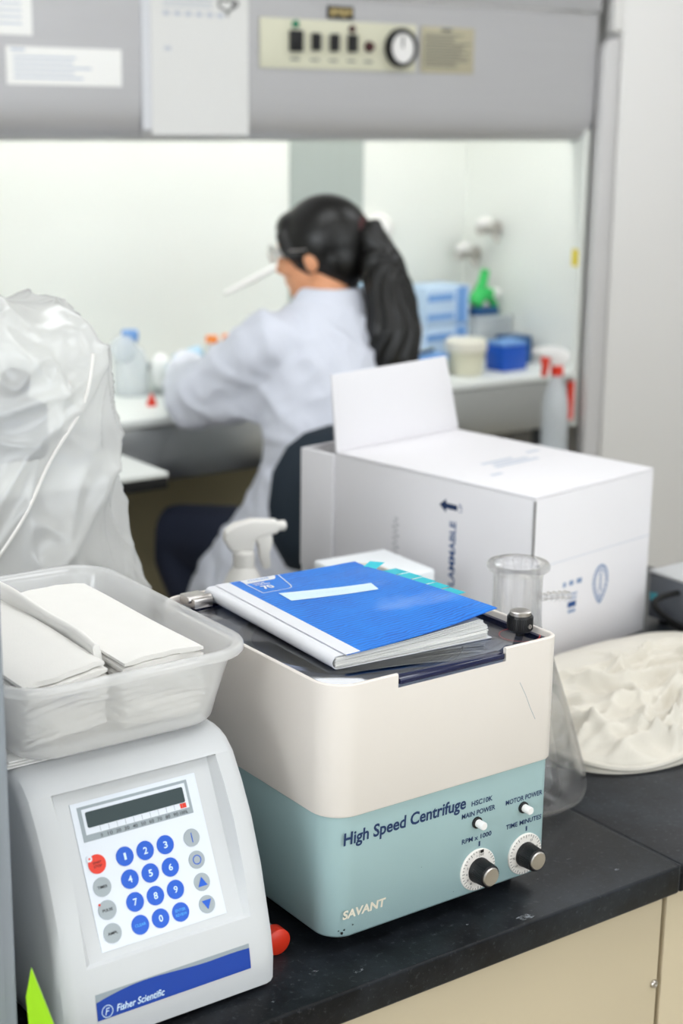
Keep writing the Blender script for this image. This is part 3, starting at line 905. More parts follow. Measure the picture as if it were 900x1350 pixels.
for k in range(11):
    u = 0.5512 + k * 0.00785
    s_ = '100%' if k == 10 else str(k * 10)
    wd = 0.0009 if k == 0 else (0.0037 if k == 10 else 0.0023)
    text('numerals', s_, 'ink_grey', sur, top_(0.0014), u - wd, u + wd, 0.0772, 0.0800, bold=0.01)
def circle(u, v, r, n=28): return [(u + r * math.cos(2 * PI * i / n), v + r * math.sin(2 * PI * i / n)) for i in range(n)]
PT = top_(0.0018)
cols = (0.5672, 0.5865, 0.6058); rows = (0.0564, 0.0372, 0.0180, -0.0012)
lab = [['1', '2', '3'], ['4', '5', '6'], ['7', '8', '9'], ['CLEAR', '0', 'ENTER']]
for r in range(4):
    for c in range(3):
        u, v = cols[c], rows[r]
        k = obj('key', raised(P1, circle(u, v, 0.0080), 0.0007), 'key_blue', fs)
        s_ = lab[r][c]
        if s_ == 'CLEAR':
            text('lettering', s_, 'ink_sky', k, PT, u - 0.0052, u + 0.0052, v - 0.0012, v + 0.0012, bold=0.02)
        elif s_ == 'ENTER':
            text('lettering', 'ENTER', 'ink_sky', k, PT, u - 0.0050, u + 0.0050, v + 0.0006, v + 0.0030, bold=0.02)
            text('lettering', 'REVIEW', 'ink_sky', k, PT, u - 0.0055, u + 0.0055, v - 0.0032, v - 0.0008, bold=0.02)
        else:
            w_ = 0.0011 if s_ == '1' else 0.0019
            text('numeral', s_, 'ink_light', k, PT, u - w_, u + w_, v - 0.0029, v + 0.0029, bold=0.02)
for v, s_ in zip((0.0566, 0.0375, 0.0184, -0.0008), ('START', 'TIMER', 'PULSE', 'AMPL')):
    u = 0.5415
    k = obj('key', raised(P1, circle(u, v, 0.0080), 0.0007), 'key_red' if s_ == 'START' else 'key_grey', fs, label='red start stop key' if s_ == 'START' else None)
    if s_ == 'START':
        for q, sx in enumerate(('START', 'STOP')):
            text('lettering', sx, 'tick', k, PT, u - 0.0038, u + 0.0038, v + 0.0002 - q * 0.0030, v + 0.0022 - q * 0.0030)
        obj('indicator', raised(PT, circle(u - 0.0062, v + 0.0056, 0.0026, 16), 0.0003), 'panel_white', k)
        obj('indicator_lens', raised(top_(0.0022), circle(u - 0.0062, v + 0.0056, 0.0009, 12), 0.0002), 'key_red', k)
    else:
        text('lettering', s_, 'tick', k, PT, u - 0.0046, u + 0.0046, v - 0.0012, v + 0.0012, bold=0.01)
        if s_ == 'PULSE':
            obj('indicator_lens', raised(PT, circle(u - 0.0062, v + 0.0056, 0.0010, 12), 0.0002), 'key_red', k)
for v, s_ in zip((0.0560, 0.0368, 0.0176, -0.0016), ('I', 'O', 'U', 'D')):
    u = 0.6316
    k = obj('key', raised(P1, circle(u, v, 0.0076), 0.0007), 'key_grey', fs)
    if s_ == 'I':
        obj('symbol', rect(PT, u - 0.0004, u + 0.0004, v - 0.0042, v + 0.0042), 'key_blue', k, smooth=False, recalc=False)
    elif s_ == 'O':
        mb = MB(); mb.rings([[PT(*p) for p in circle(u, v, 0.0033)], [PT(*p) for p in circle(u, v, 0.0041)]], False, False)
        obj('symbol', mb, 'key_blue', k, smooth=False, recalc=False)
    else:
        sg = 1 if s_ == 'U' else -1
        obj('symbol', MB().add([PT(u - 0.0046, v - sg * 0.0036), PT(u + 0.0046, v - sg * 0.0036), PT(u, v + sg * 0.0044)], [(0, 1, 2)]), 'key_blue', k, smooth=False, recalc=False)
# name strip
fstrip = lambda u, z, h=0.0: (u, face_y(z) - 0.0003 - h, z)
sx0, sx1, sz0, sz1 = 0.5160, 0.6635, 0.9372, 0.9592
strip = obj('name_strip', MB().grid(lambda a, b: fstrip(sx0 + (sx1 - sx0) * a, sz0 + (sz1 - sz0) * b), 1, 6), 'panel_grey', fs, recalc=False)
def swoosh(a):
    return sz1 - 0.0012 - 0.0025 * 0 - 0.0042 * (1 - a) ** 2.0 * (0.2 + 1.1 * (1 - a)) - 0.0045 * math.sin(PI * a) ** 2 * (a ** 1.5) + 0.0042 * math.sin(PI * min(1, a * 1.4)) * (1 - a) - 0.0028 * a ** 4
obj('swoosh', MB().grid(lambda a, b: fstrip(sx0 + (sx1 - sx0) * a, sz0 + (swoosh(a) - sz0) * b, 0.0002), 24, 6), 'logo_blue', strip, recalc=False)
f3 = lambda u, z, h=0.0: fstrip(u, z, 0.0004)
text('lettering', 'Fisher Scientific', 'ink_light', strip, f3, 0.5335, 0.5785, 0.9402, 0.9462, bold=0.015, shear=0.25)
mb = MB(); cu_, cz_ = 0.5252, 0.9432
mb.rings([[f3(cu_ + 0.0046 * math.cos(a), cz_ + 0.0046 * math.sin(a)) for a in [2 * PI * i / 28 for i in range(28)]], [f3(cu_ + 0.0052 * math.cos(a), cz_ + 0.0052 * math.sin(a)) for a in [2 * PI * i / 28 for i in range(28)]]], False, False)
obj('emblem', mb, 'ink_light', strip, smooth=False, recalc=False)
text('emblem', 'F', 'ink_light', strip, f3, cu_ - 0.0022, cu_ + 0.0022, cz_ - 0.0028, cz_ + 0.0028, shear=0.3)

# folded papers lying between the control unit and the container
pp = MB()
for k in range(3):
    pp.box(0.4895 + 0.002 * k, 0.60, 1.14 + 0.003 * k, 1.36, 1.1284 + 0.0013 * k, 1.1293 + 0.0013 * k)
pf = obj('folded_paper', pp, 'paper'); tag(pf, 'folded white papers lying under the towel container', 'paper')

# ================================================================== TOWEL CONTAINER
cbz = 1.1325
tc_ = None
def crect(e, z, sh=0.0):
    """e = 0 bottom outline, e = 1 outline at the rim"""
    a = rrect(0.498 - 0.013 * e - sh, 0.690 + 0.012 * e + sh, 1.122 - 0.015 * e - sh, 1.392 + 0.014 * e + sh, 0.036 + sh, 8)
    return [(x, y, z) for x, y in a]
zr = 1.2075
crs = [crect(0, cbz, -0.014), crect(0, cbz, -0.009), crect(0, cbz + 0.0015, -0.0035), crect(0, cbz + 0.005, 0), crect(0.3, cbz + 0.025, 0), crect(0.97, zr - 0.010, 0),
       crect(1, zr - 0.008, 0.0015), crect(1, zr - 0.0075, 0.0085), crect(1, zr - 0.0085, 0.0095), crect(1, zr - 0.007, 0.0108), crect(1, zr - 0.002, 0.0105), crect(1, zr, 0.0085), crect(1, zr, 0.0040), crect(1, zr - 0.0015, 0.0005),
       crect(0.97, zr - 0.008, -0.0018), crect(0.3, cbz + 0.026, -0.0018), crect(0, cbz + 0.006, -0.0018), crect(0, cbz + 0.003, -0.005), crect(0, cbz + 0.0018, -0.014)]
co = obj('plastic_container', MB().rings(crs), 'tub_film', angle=60)
tag(co, 'open translucent plastic container full of folded white paper towels', 'container')

# folded paper towels, each one its own
def towel(x0, x1, y0, y1, z, t, tilt=0.0, seed=0, rot=0.0, curl=0.0):
    rnd = random.Random(seed)
    cx, cy = (x0 + x1) / 2, (y0 + y1) / 2
    nu, nv = 8, 10
    k1 = rnd.uniform(-1, 1)
    def surf(a, b, top):
        x = x0 + (x1 - x0) * a; y = y0 + (y1 - y0) * b
        ed = min(1.0, min(a, 1 - a) / 0.06)
        hh = t * (0.55 + 0.45 * ed)
        zz = z + (hh if top else 0) + tilt * (x - cx) + 0.0005 * math.sin(7 * b + 2 * a + (seed // 20))  - curl * (max(0, 0.25 - b) / 0.25) ** 2
        dx, dy = x - cx, y - cy
        y2 = 0.0018 * math.sin(6 * a + seed) + 0.0012 * math.sin(17 * a + 2 * seed)
        return (cx + dx * math.cos(rot) - dy * math.sin(rot), cy + dx * math.sin(rot) + dy * math.cos(rot) + y2, zz)
    mb = MB(); n0 = (nu + 1) * (nv + 1)
    mb.grid(lambda a, b: surf(a, b, True), nu, nv); mb.grid(lambda a, b: surf(a, b, False), nu, nv)
    bd = list(range(nu + 1)) + [j * (nu + 1) + nu for j in range(1, nv + 1)] + [nv * (nu + 1) + i for i in range(nu - 1, -1, -1)] + [j * (nu + 1) for j in range(nv - 1, 0, -1)]
    for a, b in zip(bd, bd[1:] + bd[:1]): mb.f.append((a, b, b + n0, a + n0))
    return mb
TG = 'folded paper towels in the container'
nlay = 12
for i in range(nlay):
    z = cbz + 0.0028 + i * 0.0054
    j = random.uniform(-0.002, 0.002)
    o = obj('paper_towel', towel(0.601 + j, 0.680 + j, 1.142 + random.uniform(0, 0.006), 1.373, z + 0.001, 0.0046, 0, i, random.uniform(-0.015, 0.015)), 'towel', angle=70)
    tag(o, 'folded white paper towel on top of the stack beside the centrifuge' if i == nlay - 1 else 'folded white paper towel within the stack beside the centrifuge', 'paper towel', TG)
for i in range(10):
    z = cbz + 0.0045 + i * 0.0058
    j = random.uniform(-0.0006, 0.0006)
    o = obj('paper_towel', towel(0.512 + j, 0.587 + j, 1.146 + random.uniform(0, 0.008), 1.372, z + 0.0035, 0.0047, 0.13, 50 + i, random.uniform(-0.015, 0.015)), 'towel', angle=70)
    tag(o, 'folded white paper towel on top of the tilted stack beside the divider' if i == 9 else 'folded white paper towel within the tilted stack', 'paper towel', TG)
# upright folded towel wedged between the two stacks
wd = MB()
def wedge(a, b):
    y = 1.172 + 0.195 * a
    bow = 0.003 * math.sin(PI * a * 1.3)
    h = 1.2085 + 0.007 * a + 0.0015 * math.sin(9 * a)
    p = [(0.5915, cbz + 0.006), (0.5905, 1.180), (0.5872, h - 0.012), (0.5858, h - 0.003), (0.5872, h), (0.5900, h + 0.0008), (0.5922, h - 0.001), (0.5935, h - 0.006), (0.5965, 1.185), (0.5972, cbz + 0.006)]
    return [(x + bow, y, z) for x, z in p]
wd.rings([wedge(i / 24, 0) for i in range(25)])
o = obj('paper_towel', wd, 'towel', angle=60); tag(o, 'folded white paper towel standing on edge between the two towel stacks', 'paper towel', TG)

# ================================================================== RED CAPPED TUBE between the two devices
tb = thing('sample_tube', 'small tube with a red cap lying between control unit and centrifuge', 'tube', (0.724, 1.11, B))
obj('cap', MB().lathe([(0.0105, 0), (0.0125, 0.0015), (0.0125, 0.013), (0.0115, 0.015)], (0.7215, 1.083, B + 0.0128), (0, 1, 0), 28), 'red', tb, label='red plastic screw cap')
obj('body', MB().lathe([(0.0095, 0), (0.0095, 0.07), (0.004, 0.085)], (0.7215, 1.0975, B + 0.0128), (0, 1, 0), 24), 'clear_plastic', tb)

# ================================================================== GREY CABINET AND GREEN STRIP at the near left
gl = thing('instrument_case', 'tall blue-grey metal instrument case beside the white control unit', 'instrument', (0.33, 1.2, B))
obj('body', MB().box(0.20, 0.4475, 1.040, 1.36, B + 0.008, 1.326), 'left_grey', gl, bevel=0.004, seg=3)
obj('front_panel', MB().box(0.21, 0.436, 1.0375, 1.040, B + 0.02, 1.315), 'left_grey', gl, bevel=0.001)
for fx, fy in ((0.22, 1.06), (0.43, 1.06), (0.22, 1.34), (0.43, 1.34)):
    obj('foot', MB().lathe([(0.01, 0), (0.01, 0.009)], (fx, fy, B), n=14), 'black_matte', gl)
gs = MB()
gp = [(0.456, 1.034, B), (0.478, 1.016, B), (0.470, 1.020, B + 0.045), (0.4555, 1.031, B + 0.100), (0.4515, 1.034, B + 0.075)]
gs.rings([gp, [(x + 0.0012, y + 0.002, z) for x, y, z in gp]])
o = obj('plastic_strip', gs, 'lime', smooth=False); tag(o, 'lime green plastic strip standing in the gap beside the white control unit', 'plastic strip')

# ================================================================== FILTER FLASK
fc = (1.139, 1.240)
fk = thing('filter_flask', 'clear glass side-arm filter flask standing behind the centrifuge', 'flask', (*fc, B))
H = 0.270
po = [(0.060, 0.0), (0.080, 0.001), (0.0865, 0.006), (0.088, 0.014), (0.085, 0.030), (0.072, 0.075), (0.056, 0.125), (0.043, 0.162), (0.0325, 0.185), (0.0285, 0.198), (0.0275, 0.215), (0.0275, H - 0.014), (0.0295, H - 0.010), (0.0345, H - 0.007), (0.0352, H - 0.003), (0.0335, H)]
pi_ = [(0.0275, H - 0.001), (0.0245, H - 0.008), (0.0238, H - 0.014), (0.0238, 0.215), (0.0250, 0.198), (0.029, 0.184), (0.0395, 0.160), (0.0525, 0.124), (0.0685, 0.074), (0.0815, 0.030), (0.084, 0.015), (0.081, 0.007), (0.060, 0.004)]
obj('body', MB().lathe(po + pi_, (*fc, B), n=64), 'flask_glass', fk, angle=60)
# side arm: barbed hose connection pointing to the right
ad = Vector((0.93, -0.36, 0.0)).normalized()
p0 = Vector((*fc, B + 0.228)) + ad * 0.0268
prof = [(0.0060, 0.0), (0.0050, 0.004)]
for k in range(4):
    prof += [(0.0046, 0.008 + k * 0.0065), (0.0062, 0.010 + k * 0.0065), (0.0050, 0.0135 + k * 0.0065)]
prof += [(0.0044, 0.036), (0.0030, 0.036), (0.0028, 0.0)]
obj('side_arm', MB().lathe(prof, p0, ad, 24), 'flask_glass', fk)

# ================================================================== DUST COVER (crumpled cream fabric)
def ridged(x, y, z=0.0):
    return 1.0 - abs(noise.noise(Vector((x, y, z))))
DX0, DX1, DY0, DY1 = 1.215, 1.80, 1.165, 1.535
def cloth_out(a, b):
    """outline of the heap in plan: a around, b from the centre"""
    th = 2 * PI * a
    ex, ey = math.cos(th), math.sin(th)
    k = (abs(ex) ** 3.2 + abs(ey) ** 3.2) ** (-1 / 3.2)
    rx = 0.245 * (1 + 0.03 * math.sin(3 * th + 1) + 0.02 * math.sin(7 * th))
    ry = 0.165 * (1 + 0.05 * math.sin(2 * th + 0.6) + 0.025 * math.sin(5 * th))
    x = 1.478 + rx * k * ex * b; y = 1.345 + ry * k * ey * b
    # the left end is pulled in behind the flask
    return x + 0.10 * (y - 1.345) * 0.6, y
_fr = random.Random(21)
FOLDS = []
for k in range(64):
    an = -0.55 + _fr.gauss(0, 0.50)
    if k % 6 == 0: an += 1.1
    ln = _fr.uniform(0.09, 0.28); cx_ = _fr.uniform(1.24, 1.72); cy_ = _fr.uniform(1.16, 1.40)
    FOLDS.append((cx_ - ln / 2 * math.cos(an), cy_ - ln / 2 * math.sin(an), cx_ + ln / 2 * math.cos(an), cy_ + ln / 2 * math.sin(an), _fr.uniform(0.006, 0.022), _fr.uniform(0.005, 0.012)))
def cloth(a, b):
    x, y = cloth_out(a, b)
    e = 1 - b
    env = 0.009 + 0.044 * (1 - math.exp(-e * 3.2))
    env *= 0.80 + 0.45 * min(1, max(0, (y - 1.17) / 0.30))
    wx = x + 0.03 * noise.noise(Vector((x * 9, y * 9, 2.0))); wy = y + 0.03 * noise.noise(Vector((x * 9, y * 9, 7.0)))
    calm = min(1, max(0, (1.43 - y) / 0.10))
    f = 0.0
    for (ax, ay, bx_, by_, amp, wd_) in FOLDS:
        dx, dy = bx_ - ax, by_ - ay
        L2 = dx * dx + dy * dy
        t = ((wx - ax) * dx + (wy - ay) * dy) / L2
        if t < -0.1 or t > 1.1: continue
        d = abs((wx - ax) * dy - (wy - ay) * dx) / math.sqrt(L2)
        if d > wd_ * 5: continue
        f += amp * (math.exp(0.22 - math.sqrt(d * d + 0.05 * wd_ * wd_) / wd_) - 0.32 * math.exp(-(d / (wd_ * 2.6)) ** 2)) * max(0, math.sin(PI * (t + 0.1) / 1.2)) ** 0.7
    f += 0.004 * (ridged(wx * 30, wy * 34 + wx * 12, 6.0) ** 3 - 0.4)
    z = B + max(0.0012, env * (1 if b < 0.999 else 0) + f * (0.25 + 0.75 * calm) * min(1, e * 7 + 0.15))
    return (x, y, z)
def build_cloth():
    mb = MB(); na, nb_ = 260, 90
    bs = [1 - (1 - j / nb_) ** 1.0 for j in range(nb_ + 1)]
    rs = []
    for j in range(nb_, -1, -1):
        b = max(0.002, bs[j])
        rs.append([cloth(i / na, b) for i in range(na)])
    under = [[(x, y, B + 0.0004) for x, y, z in rs[0]]]
    mb.rings(under + rs, cap0=True, cap1=True)
    return mb
dc = thing('dust_cover', 'crumpled cream fabric dust cover lying on the black bench beside the flask', 'dust cover', (1.478, 1.345, B))
obj('fabric', build_cloth(), 'cloth_cream', dc, angle=80)
hem = []
for i in range(161):
    x, y, z = cloth(i / 160, 0.985)
    hem.append((x, y, B + 0.0048 + 0.003 * (1 + math.sin(i * 0.35))))
obj('hem', MB().tube(hem, 0.0045, 8, False), 'cloth_cream', dc)

# ================================================================== LARGE WHITE CARDBOARD BOX
bxr = math.radians(9.0)
bx = thing('cardboard_box', 'large white cardboard box with a raised flap and blue print on the bench', 'box', (1.418, 1.516, B), bxr)
BW, BL, BH = 0.275, 0.455, 0.2495
tw = 0.004
obj('front_panel', MB().box(0, BW, 0, tw, 0.0005, BH - tw), 'cardboard_white', bx, bevel=0.0012, local=True)
obj('side_panel', MB().box(0, tw, tw, BL, 0.0005, BH - tw), 'cardboard_white', bx, bevel=0.0012, local=True)
obj('side_panel', MB().box(BW - tw, BW, tw, BL, 0.0005, BH - tw), 'cardboard_white', bx, bevel=0.0012, local=True)
obj('end_panel', MB().box(tw, BW - tw, BL - tw, BL, 0.0005, BH - tw), 'cardboard_white', bx, bevel=0.0012, local=True)
obj('bottom_panel', MB().box(tw, BW - tw, tw, BL - tw, 0.0005, tw), 'cardboard_white', bx, local=True)
topp = obj('top_panel', MB().box(0, BW, 0, 0.382, BH - tw, BH), 'cardboard_white', bx, bevel=0.0012, local=True)
fl = MB()
fl.add([(0.0, 0.380, BH), (BW + 0.004, 0.380, BH), (BW - 0.012, 0.398, BH + 0.118), (0.006, 0.398, BH + 0.114),
        (0.0, 0.384, BH), (BW + 0.004, 0.384, BH), (BW - 0.012, 0.402, BH + 0.118), (0.006, 0.402, BH + 0.114)],
       [(3, 2, 1, 0), (4, 5, 6, 7), (0, 1, 5, 4), (1, 2, 6, 5), (2, 3, 7, 6), (3, 0, 4, 7)])
obj('raised_flap', fl, 'cardboard_white', bx, bevel=0.001, local=True, label='white flap standing upright')
obj('side_flap', MB().box(-0.0045, -0.0005, 0.383, BL - 0.002, 0.06, BH - 0.004), 'cardboard_white', bx, bevel=0.0008, local=True)
# tape line and print; left side panel carries its print rotated
sd = lambda u, v, h=0.0: (-0.0003, u, v)
arrow = [(0.1595, 0.2120), (0.1480, 0.2000), (0.1480, 0.2065), (0.1210, 0.2065), (0.1210, 0.2175), (0.1480, 0.2175), (0.1480, 0.2240)]
lp2 = bx.children[1]
obj('print_arrow', MB().add([sd(0.148 + (u - 0.14) * 1.0, v) for u, v in [(0.1625, 0.2085), (0.1500, 0.1985), (0.1500, 0.2045), (0.1290, 0.2045), (0.1290, 0.2125), (0.1500, 0.2125), (0.1500, 0.2185)]], [tuple(range(7))]), 'navy_ink', lp2, local=True, smooth=False, recalc=False)
text('lettering', 'UP', 'print_blue', lp2, lambda a, b, h=0.0: sd(0.128 + b, 0.2035 + a), 0, 0.012, 0, 0.006, local=True)
text('lettering', 'FLAMMABLE', 'print_blue', lp2, lambda a, b, h=0.0: sd(0.1385 + b, 0.085 + a), 0, 0.103, 0, 0.0115, bold=0.02, local=True)
hw = MB(); hx = [(0.255 + 0.0075 * math.sin(k * 1.15) * (0.5 + 0.5 * math.sin(k * 0.31) ** 2), 0.105 + 0.068 * k / 44) for k in range(45)]
for (a, b), (c, d) in zip(hx, hx[1:]):
    dv = Vector((c - a, d - b)).normalized() * 0.0006
    hw.quad(sd(a - dv.y, b + dv.x), sd(c - dv.y, d + dv.x), sd(c + dv.y, d - dv.x), sd(a + dv.y, b - dv.x))
obj('handwriting', hw, 'pencil', lp2, local=True, smooth=False, recalc=False)
fp = bx.children[0]
fd = lambda u, v, h=0.0: (u, -0.0003, v)
for (a, b) in ((0.070, 0.077), (0.084, 0.094), (0.101, 0.113)):
    obj('print_mark', rect(fd, a, b, 0.1085, 0.1155), 'print_pale', fp, local=True, smooth=False, recalc=False)
mb = MB()
for (a, b, c, d) in ((0.080, 0.104, 0.094, 0.0965), (0.082, 0.103, 0.088, 0.0905), (0.084, 0.101, 0.068, 0.0725)):
    mb.add(rect(fd, a, b, c, d).v, [(0, 1, 3, 2)])
obj('print_bars', mb, 'print_pale', fp, local=True, smooth=False, recalc=False)
obj('print_block', rect(fd, 0.083, 0.102, 0.076, 0.0845), 'print_blue', fp, local=True, smooth=False, recalc=False)
mb = MB()
def shield(s_):
    pts = []
    for i in range(40):
        a = 2 * PI * i / 40
        x = 0.0185 * s_ * math.cos(a); y = 0.026 * s_ * math.sin(a)
        if y < 0: x *= 1 - 0.45 * (-y / (0.026 * s_)) ** 1.5; y *= 1.25
        pts.append((0.158 + x, 0.100 + y))
    return pts
mb.rings([[fd(*p) for p in shield(1.0)], [fd(*p) for p in shield(0.86)]], False, False)
mb.rings([[fd(*p) for p in shield(0.70)], [fd(*p) for p in shield(0.62)]], False, False)
for k in range(20):
    a = 2 * PI * k / 20
    q = shield(0.78)[k * 2]
    mb.quad(fd(q[0] - 0.0012, q[1] - 0.0012), fd(q[0] + 0.0012, q[1] - 0.0012), fd(q[0] + 0.0012, q[1] + 0.0012), fd(q[0] - 0.0012, q[1] + 0.0012))
mb.add(rect(fd, 0.1562, 0.1598, 0.086, 0.113).v, [(0, 1, 3, 2)])
obj('print_seal', mb, 'print_pale', fp, local=True, smooth=False, recalc=False)
obj('corner_seam', MB().box(-0.0006, 0.0012, -0.0006, 0.0012, 0.07, BH - 0.006), 'dark_gap', fp, local=True)
obj('tape_seam', rect(lambda u, v, h=0.0: (u, -0.0004, v), 0.0, BW, 0.148, 0.149), 'print_faint', fp, local=True, smooth=False, recalc=False)
td = lambda u, v, h=0.0: (u, v, BH + 0.0003)
for (a, b, c, d) in ((0.10, 0.20, 0.150, 0.158), (0.11, 0.19, 0.163, 0.171), (0.10, 0.17, 0.176, 0.184), (0.055, 0.080, 0.120, 0.128), (0.215, 0.245, 0.185, 0.193)):
    obj('print_mark', rect(td, a, b, c, d), 'print_faint', topp, local=True, smooth=False, recalc=False)

# ================================================================== SMALL WHITE FOAM BOX
fb = thing('foam_box', 'small white lidded foam box behind the centrifuge', 'box', (1.27, 1.676, B), math.radians(-2))
obj('base', MB().box(-0.058, 0.058, -0.059, 0.059, 0.0005, 0.113), 'foam', fb, bevel=0.004, seg=3, local=True)
obj('lid', MB().box(-0.060, 0.060, -0.061, 0.061, 0.1135, 0.140), 'foam', fb, bevel=0.003, seg=3, local=True)

# ================================================================== SPRAY BOTTLES
def spray_bottle(name, label, loc, rotz, sc_, mbody, mhead, mtrig, mcol, hb_=0.19):
    t = thing(name, label, 'spray bottle', loc, rotz)
    q = sc_
    obj('bottle', MB().lathe([(0.030 * q, 0), (0.034 * q, 0.004 * q), (0.034 * q, hb_ * 0.55), (0.031 * q, hb_ * 0.68), (0.024 * q, hb_ * 0.80), (0.0165 * q, hb_ * 0.90), (0.0135 * q, hb_ * 0.96), (0.0135 * q, hb_)], (0, 0, 0.0005), n=36), mbody, t, local=True, angle=60)
    obj('collar', MB().lathe([(0.0165 * q, hb_ - 0.012 * q), (0.0168 * q, hb_ + 0.010 * q), (0.0135 * q, hb_ + 0.014 * q)], (0, 0, 0), n=28), mcol, t, local=True)
    z = hb_ + 0.012 * q
    hp = [(-0.022, 0.004), (-0.014, 0.0), (0.014, 0.0), (0.018, 0.020), (0.050, 0.027), (0.054, 0.030), (0.054, 0.044), (0.050, 0.047), (0.012, 0.050), (-0.016, 0.044), (-0.030, 0.034), (-0.032, 0.020)]
    obj('spray_head', MB().rings([[(x * q, -0.011 * q, z + y * q) for x, y in hp], [(x * q, 0.011 * q, z + y * q) for x, y in hp]]), mhead, t, bevel=0.004 * q, seg=3, local=True)
    obj('nozzle', MB().lathe([(0.008 * q, 0), (0.008 * q, 0.010 * q), (0.005 * q, 0.012 * q)], (0.054 * q, 0, z + 0.037 * q), (1, 0, 0), 16), mhead, t, local=True)
    tr = [(0.016, 0.024), (0.042, 0.028), (0.044, 0.014), (0.039, -0.004), (0.041, -0.026), (0.031, -0.029), (0.024, -0.008), (0.022, 0.010)]
    obj('trigger', MB().rings([[(x * q, -0.0095 * q, z + y * q) for x, y in tr], [(x * q, 0.0095 * q, z + y * q) for x, y in tr]]), mtrig, t, bevel=0.0015 * q, local=True)
    return t
spray_bottle('spray_bottle', 'all-white plastic spray bottle on the bench behind the notebook', (1.180, 1.87, B), math.radians(-20), 0.95, 'bottle_white', 'bottle_white', 'bottle_white', 'bottle_white', 0.116)

# ================================================================== GREY BOX DEVICE and its cable
gd = thing('power_supply', 'dark grey metal power supply with pale top and a teal sticker', 'power supply', (1.82, 1.52, B))
obj('body', MB().box(1.732, 1.925, 1.44, 1.592, B + 0.006, 0.985), 'grey_metal', gd, bevel=0.002)
obj('top_cover', MB().box(1.730, 1.927, 1.438, 1.594, 0.9852, 0.990), 'grey_top', gd, bevel=0.0015)
obj('sticker', MB().add([(1.7315, 1.575, 0.957), (1.7315, 1.590, 0.955), (1.7315, 1.588, 0.943), (1.7315, 1.572, 0.946)], [(0, 1, 2, 3)]), 'teal_sticker', gd, smooth=False, recalc=False, label='teal sticker')
for fx, fy in ((1.745, 1.46), (1.915, 1.46), (1.745, 1.57), (1.915, 1.57)):
    obj('foot', MB().lathe([(0.008, 0), (0.008, 0.007)], (fx, fy, B), n=12), 'black_matte', gd)
cb = []
for i in range(25):
    a = i / 24
    cb.append((1.7315 - 0.058 * math.sin(PI * a), 1.535 - 0.020 * a, B + 0.058 - 0.053 * a + 0.020 * math.sin(PI * a)))
o = obj('power_cable', MB().tube(cb, 0.0048, 8), 'black_matte'); tag(o, 'black cable looping from the grey power supply beside the white box', 'cable')

# ================================================================== BAGGED MICROSCOPE
ms = thing('microscope', 'grey microscope standing inside the translucent plastic bag', 'microscope', (0.72, 1.73, B))
obj('base', MB().box(0.62, 0.82, 1.63, 1.86, B + 0.0005, B + 0.045), 'scope_grey', ms, bevel=0.01, seg=3)
obj('arm', MB().rings([[(x, y, z) for x, y in rrect(0.68, 0.76, yc - 0.04, yc + 0.04, 0.015, 4)] for yc, z in ((1.81, B + 0.045), (1.82, B + 0.20), (1.81, B + 0.30), (1.77, B + 0.34), (1.74, B + 0.38))]), 'scope_grey', ms)
obj('stage', MB().box(0.63, 0.81, 1.64, 1.80, B + 0.150, B + 0.168), 'black_plastic', ms, bevel=0.003)
obj('head', MB().box(0.66, 0.78, 1.65, 1.80, B + 0.35, B + 0.42), 'scope_grey', ms, bevel=0.012, seg=3)
for dx in (-0.03, 0.03):
    obj('eyepiece', MB().tube([(0.72 + dx, 1.69, B + 0.41), (0.72 + dx, 1.675, B + 0.45)], [0.018, 0.016], 18), 'black_plastic', ms)
obj('objective', MB().lathe([(0.012, 0), (0.018, 0.05), (0.022, 0.10)], (0.72, 1.71, B + 0.255), n=20), 'silver', ms)
obj('focus_knob', MB().lathe([(0.022, -0.075), (0.022, 0.075)], (0.72, 1.81, B + 0.12), (1, 0, 0), 24), 'black_plastic', ms)

bgc = (0.715, 1.725)
bg = thing('plastic_bag', 'wrinkled translucent plastic dust bag draped over the microscope', 'bag', (*bgc, B))
_br = random.Random(12)
CREASE = []
for k in range(46):
    an = _br.choice((0.9, 1.25, 2.1, 1.6)) + _br.gauss(0, 0.3)
    ln = _br.uniform(0.06, 0.26); ca = _br.uniform(-0.55, 0.55); cz_ = _br.uniform(0.02, 0.54)
    CREASE.append((ca - ln / 2 * math.cos(an), cz_ - ln / 2 * math.sin(an), ca + ln / 2 * math.cos(an), cz_ + ln / 2 * math.sin(an), _br.uniform(0.004, 0.013) * _br.choice((1, 1, -0.6)), _br.uniform(0.004, 0.012)))
def creases(s_, z):
    f = 0.0
    for ax, ay, bx_, by_, amp, wd_ in CREASE:
        dx, dy = bx_ - ax, by_ - ay; L2 = dx * dx + dy * dy
        t = ((s_ - ax) * dx + (z - ay) * dy) / L2
        if t < -0.1 or t > 1.1: continue
        d = abs((s_ - ax) * dy - (z - ay) * dx) / math.sqrt(L2)
        if d > wd_ * 5: continue
        f += amp * math.exp(-d / wd_) * max(0, math.sin(PI * (t + 0.1) / 1.2)) ** 0.8
    return f
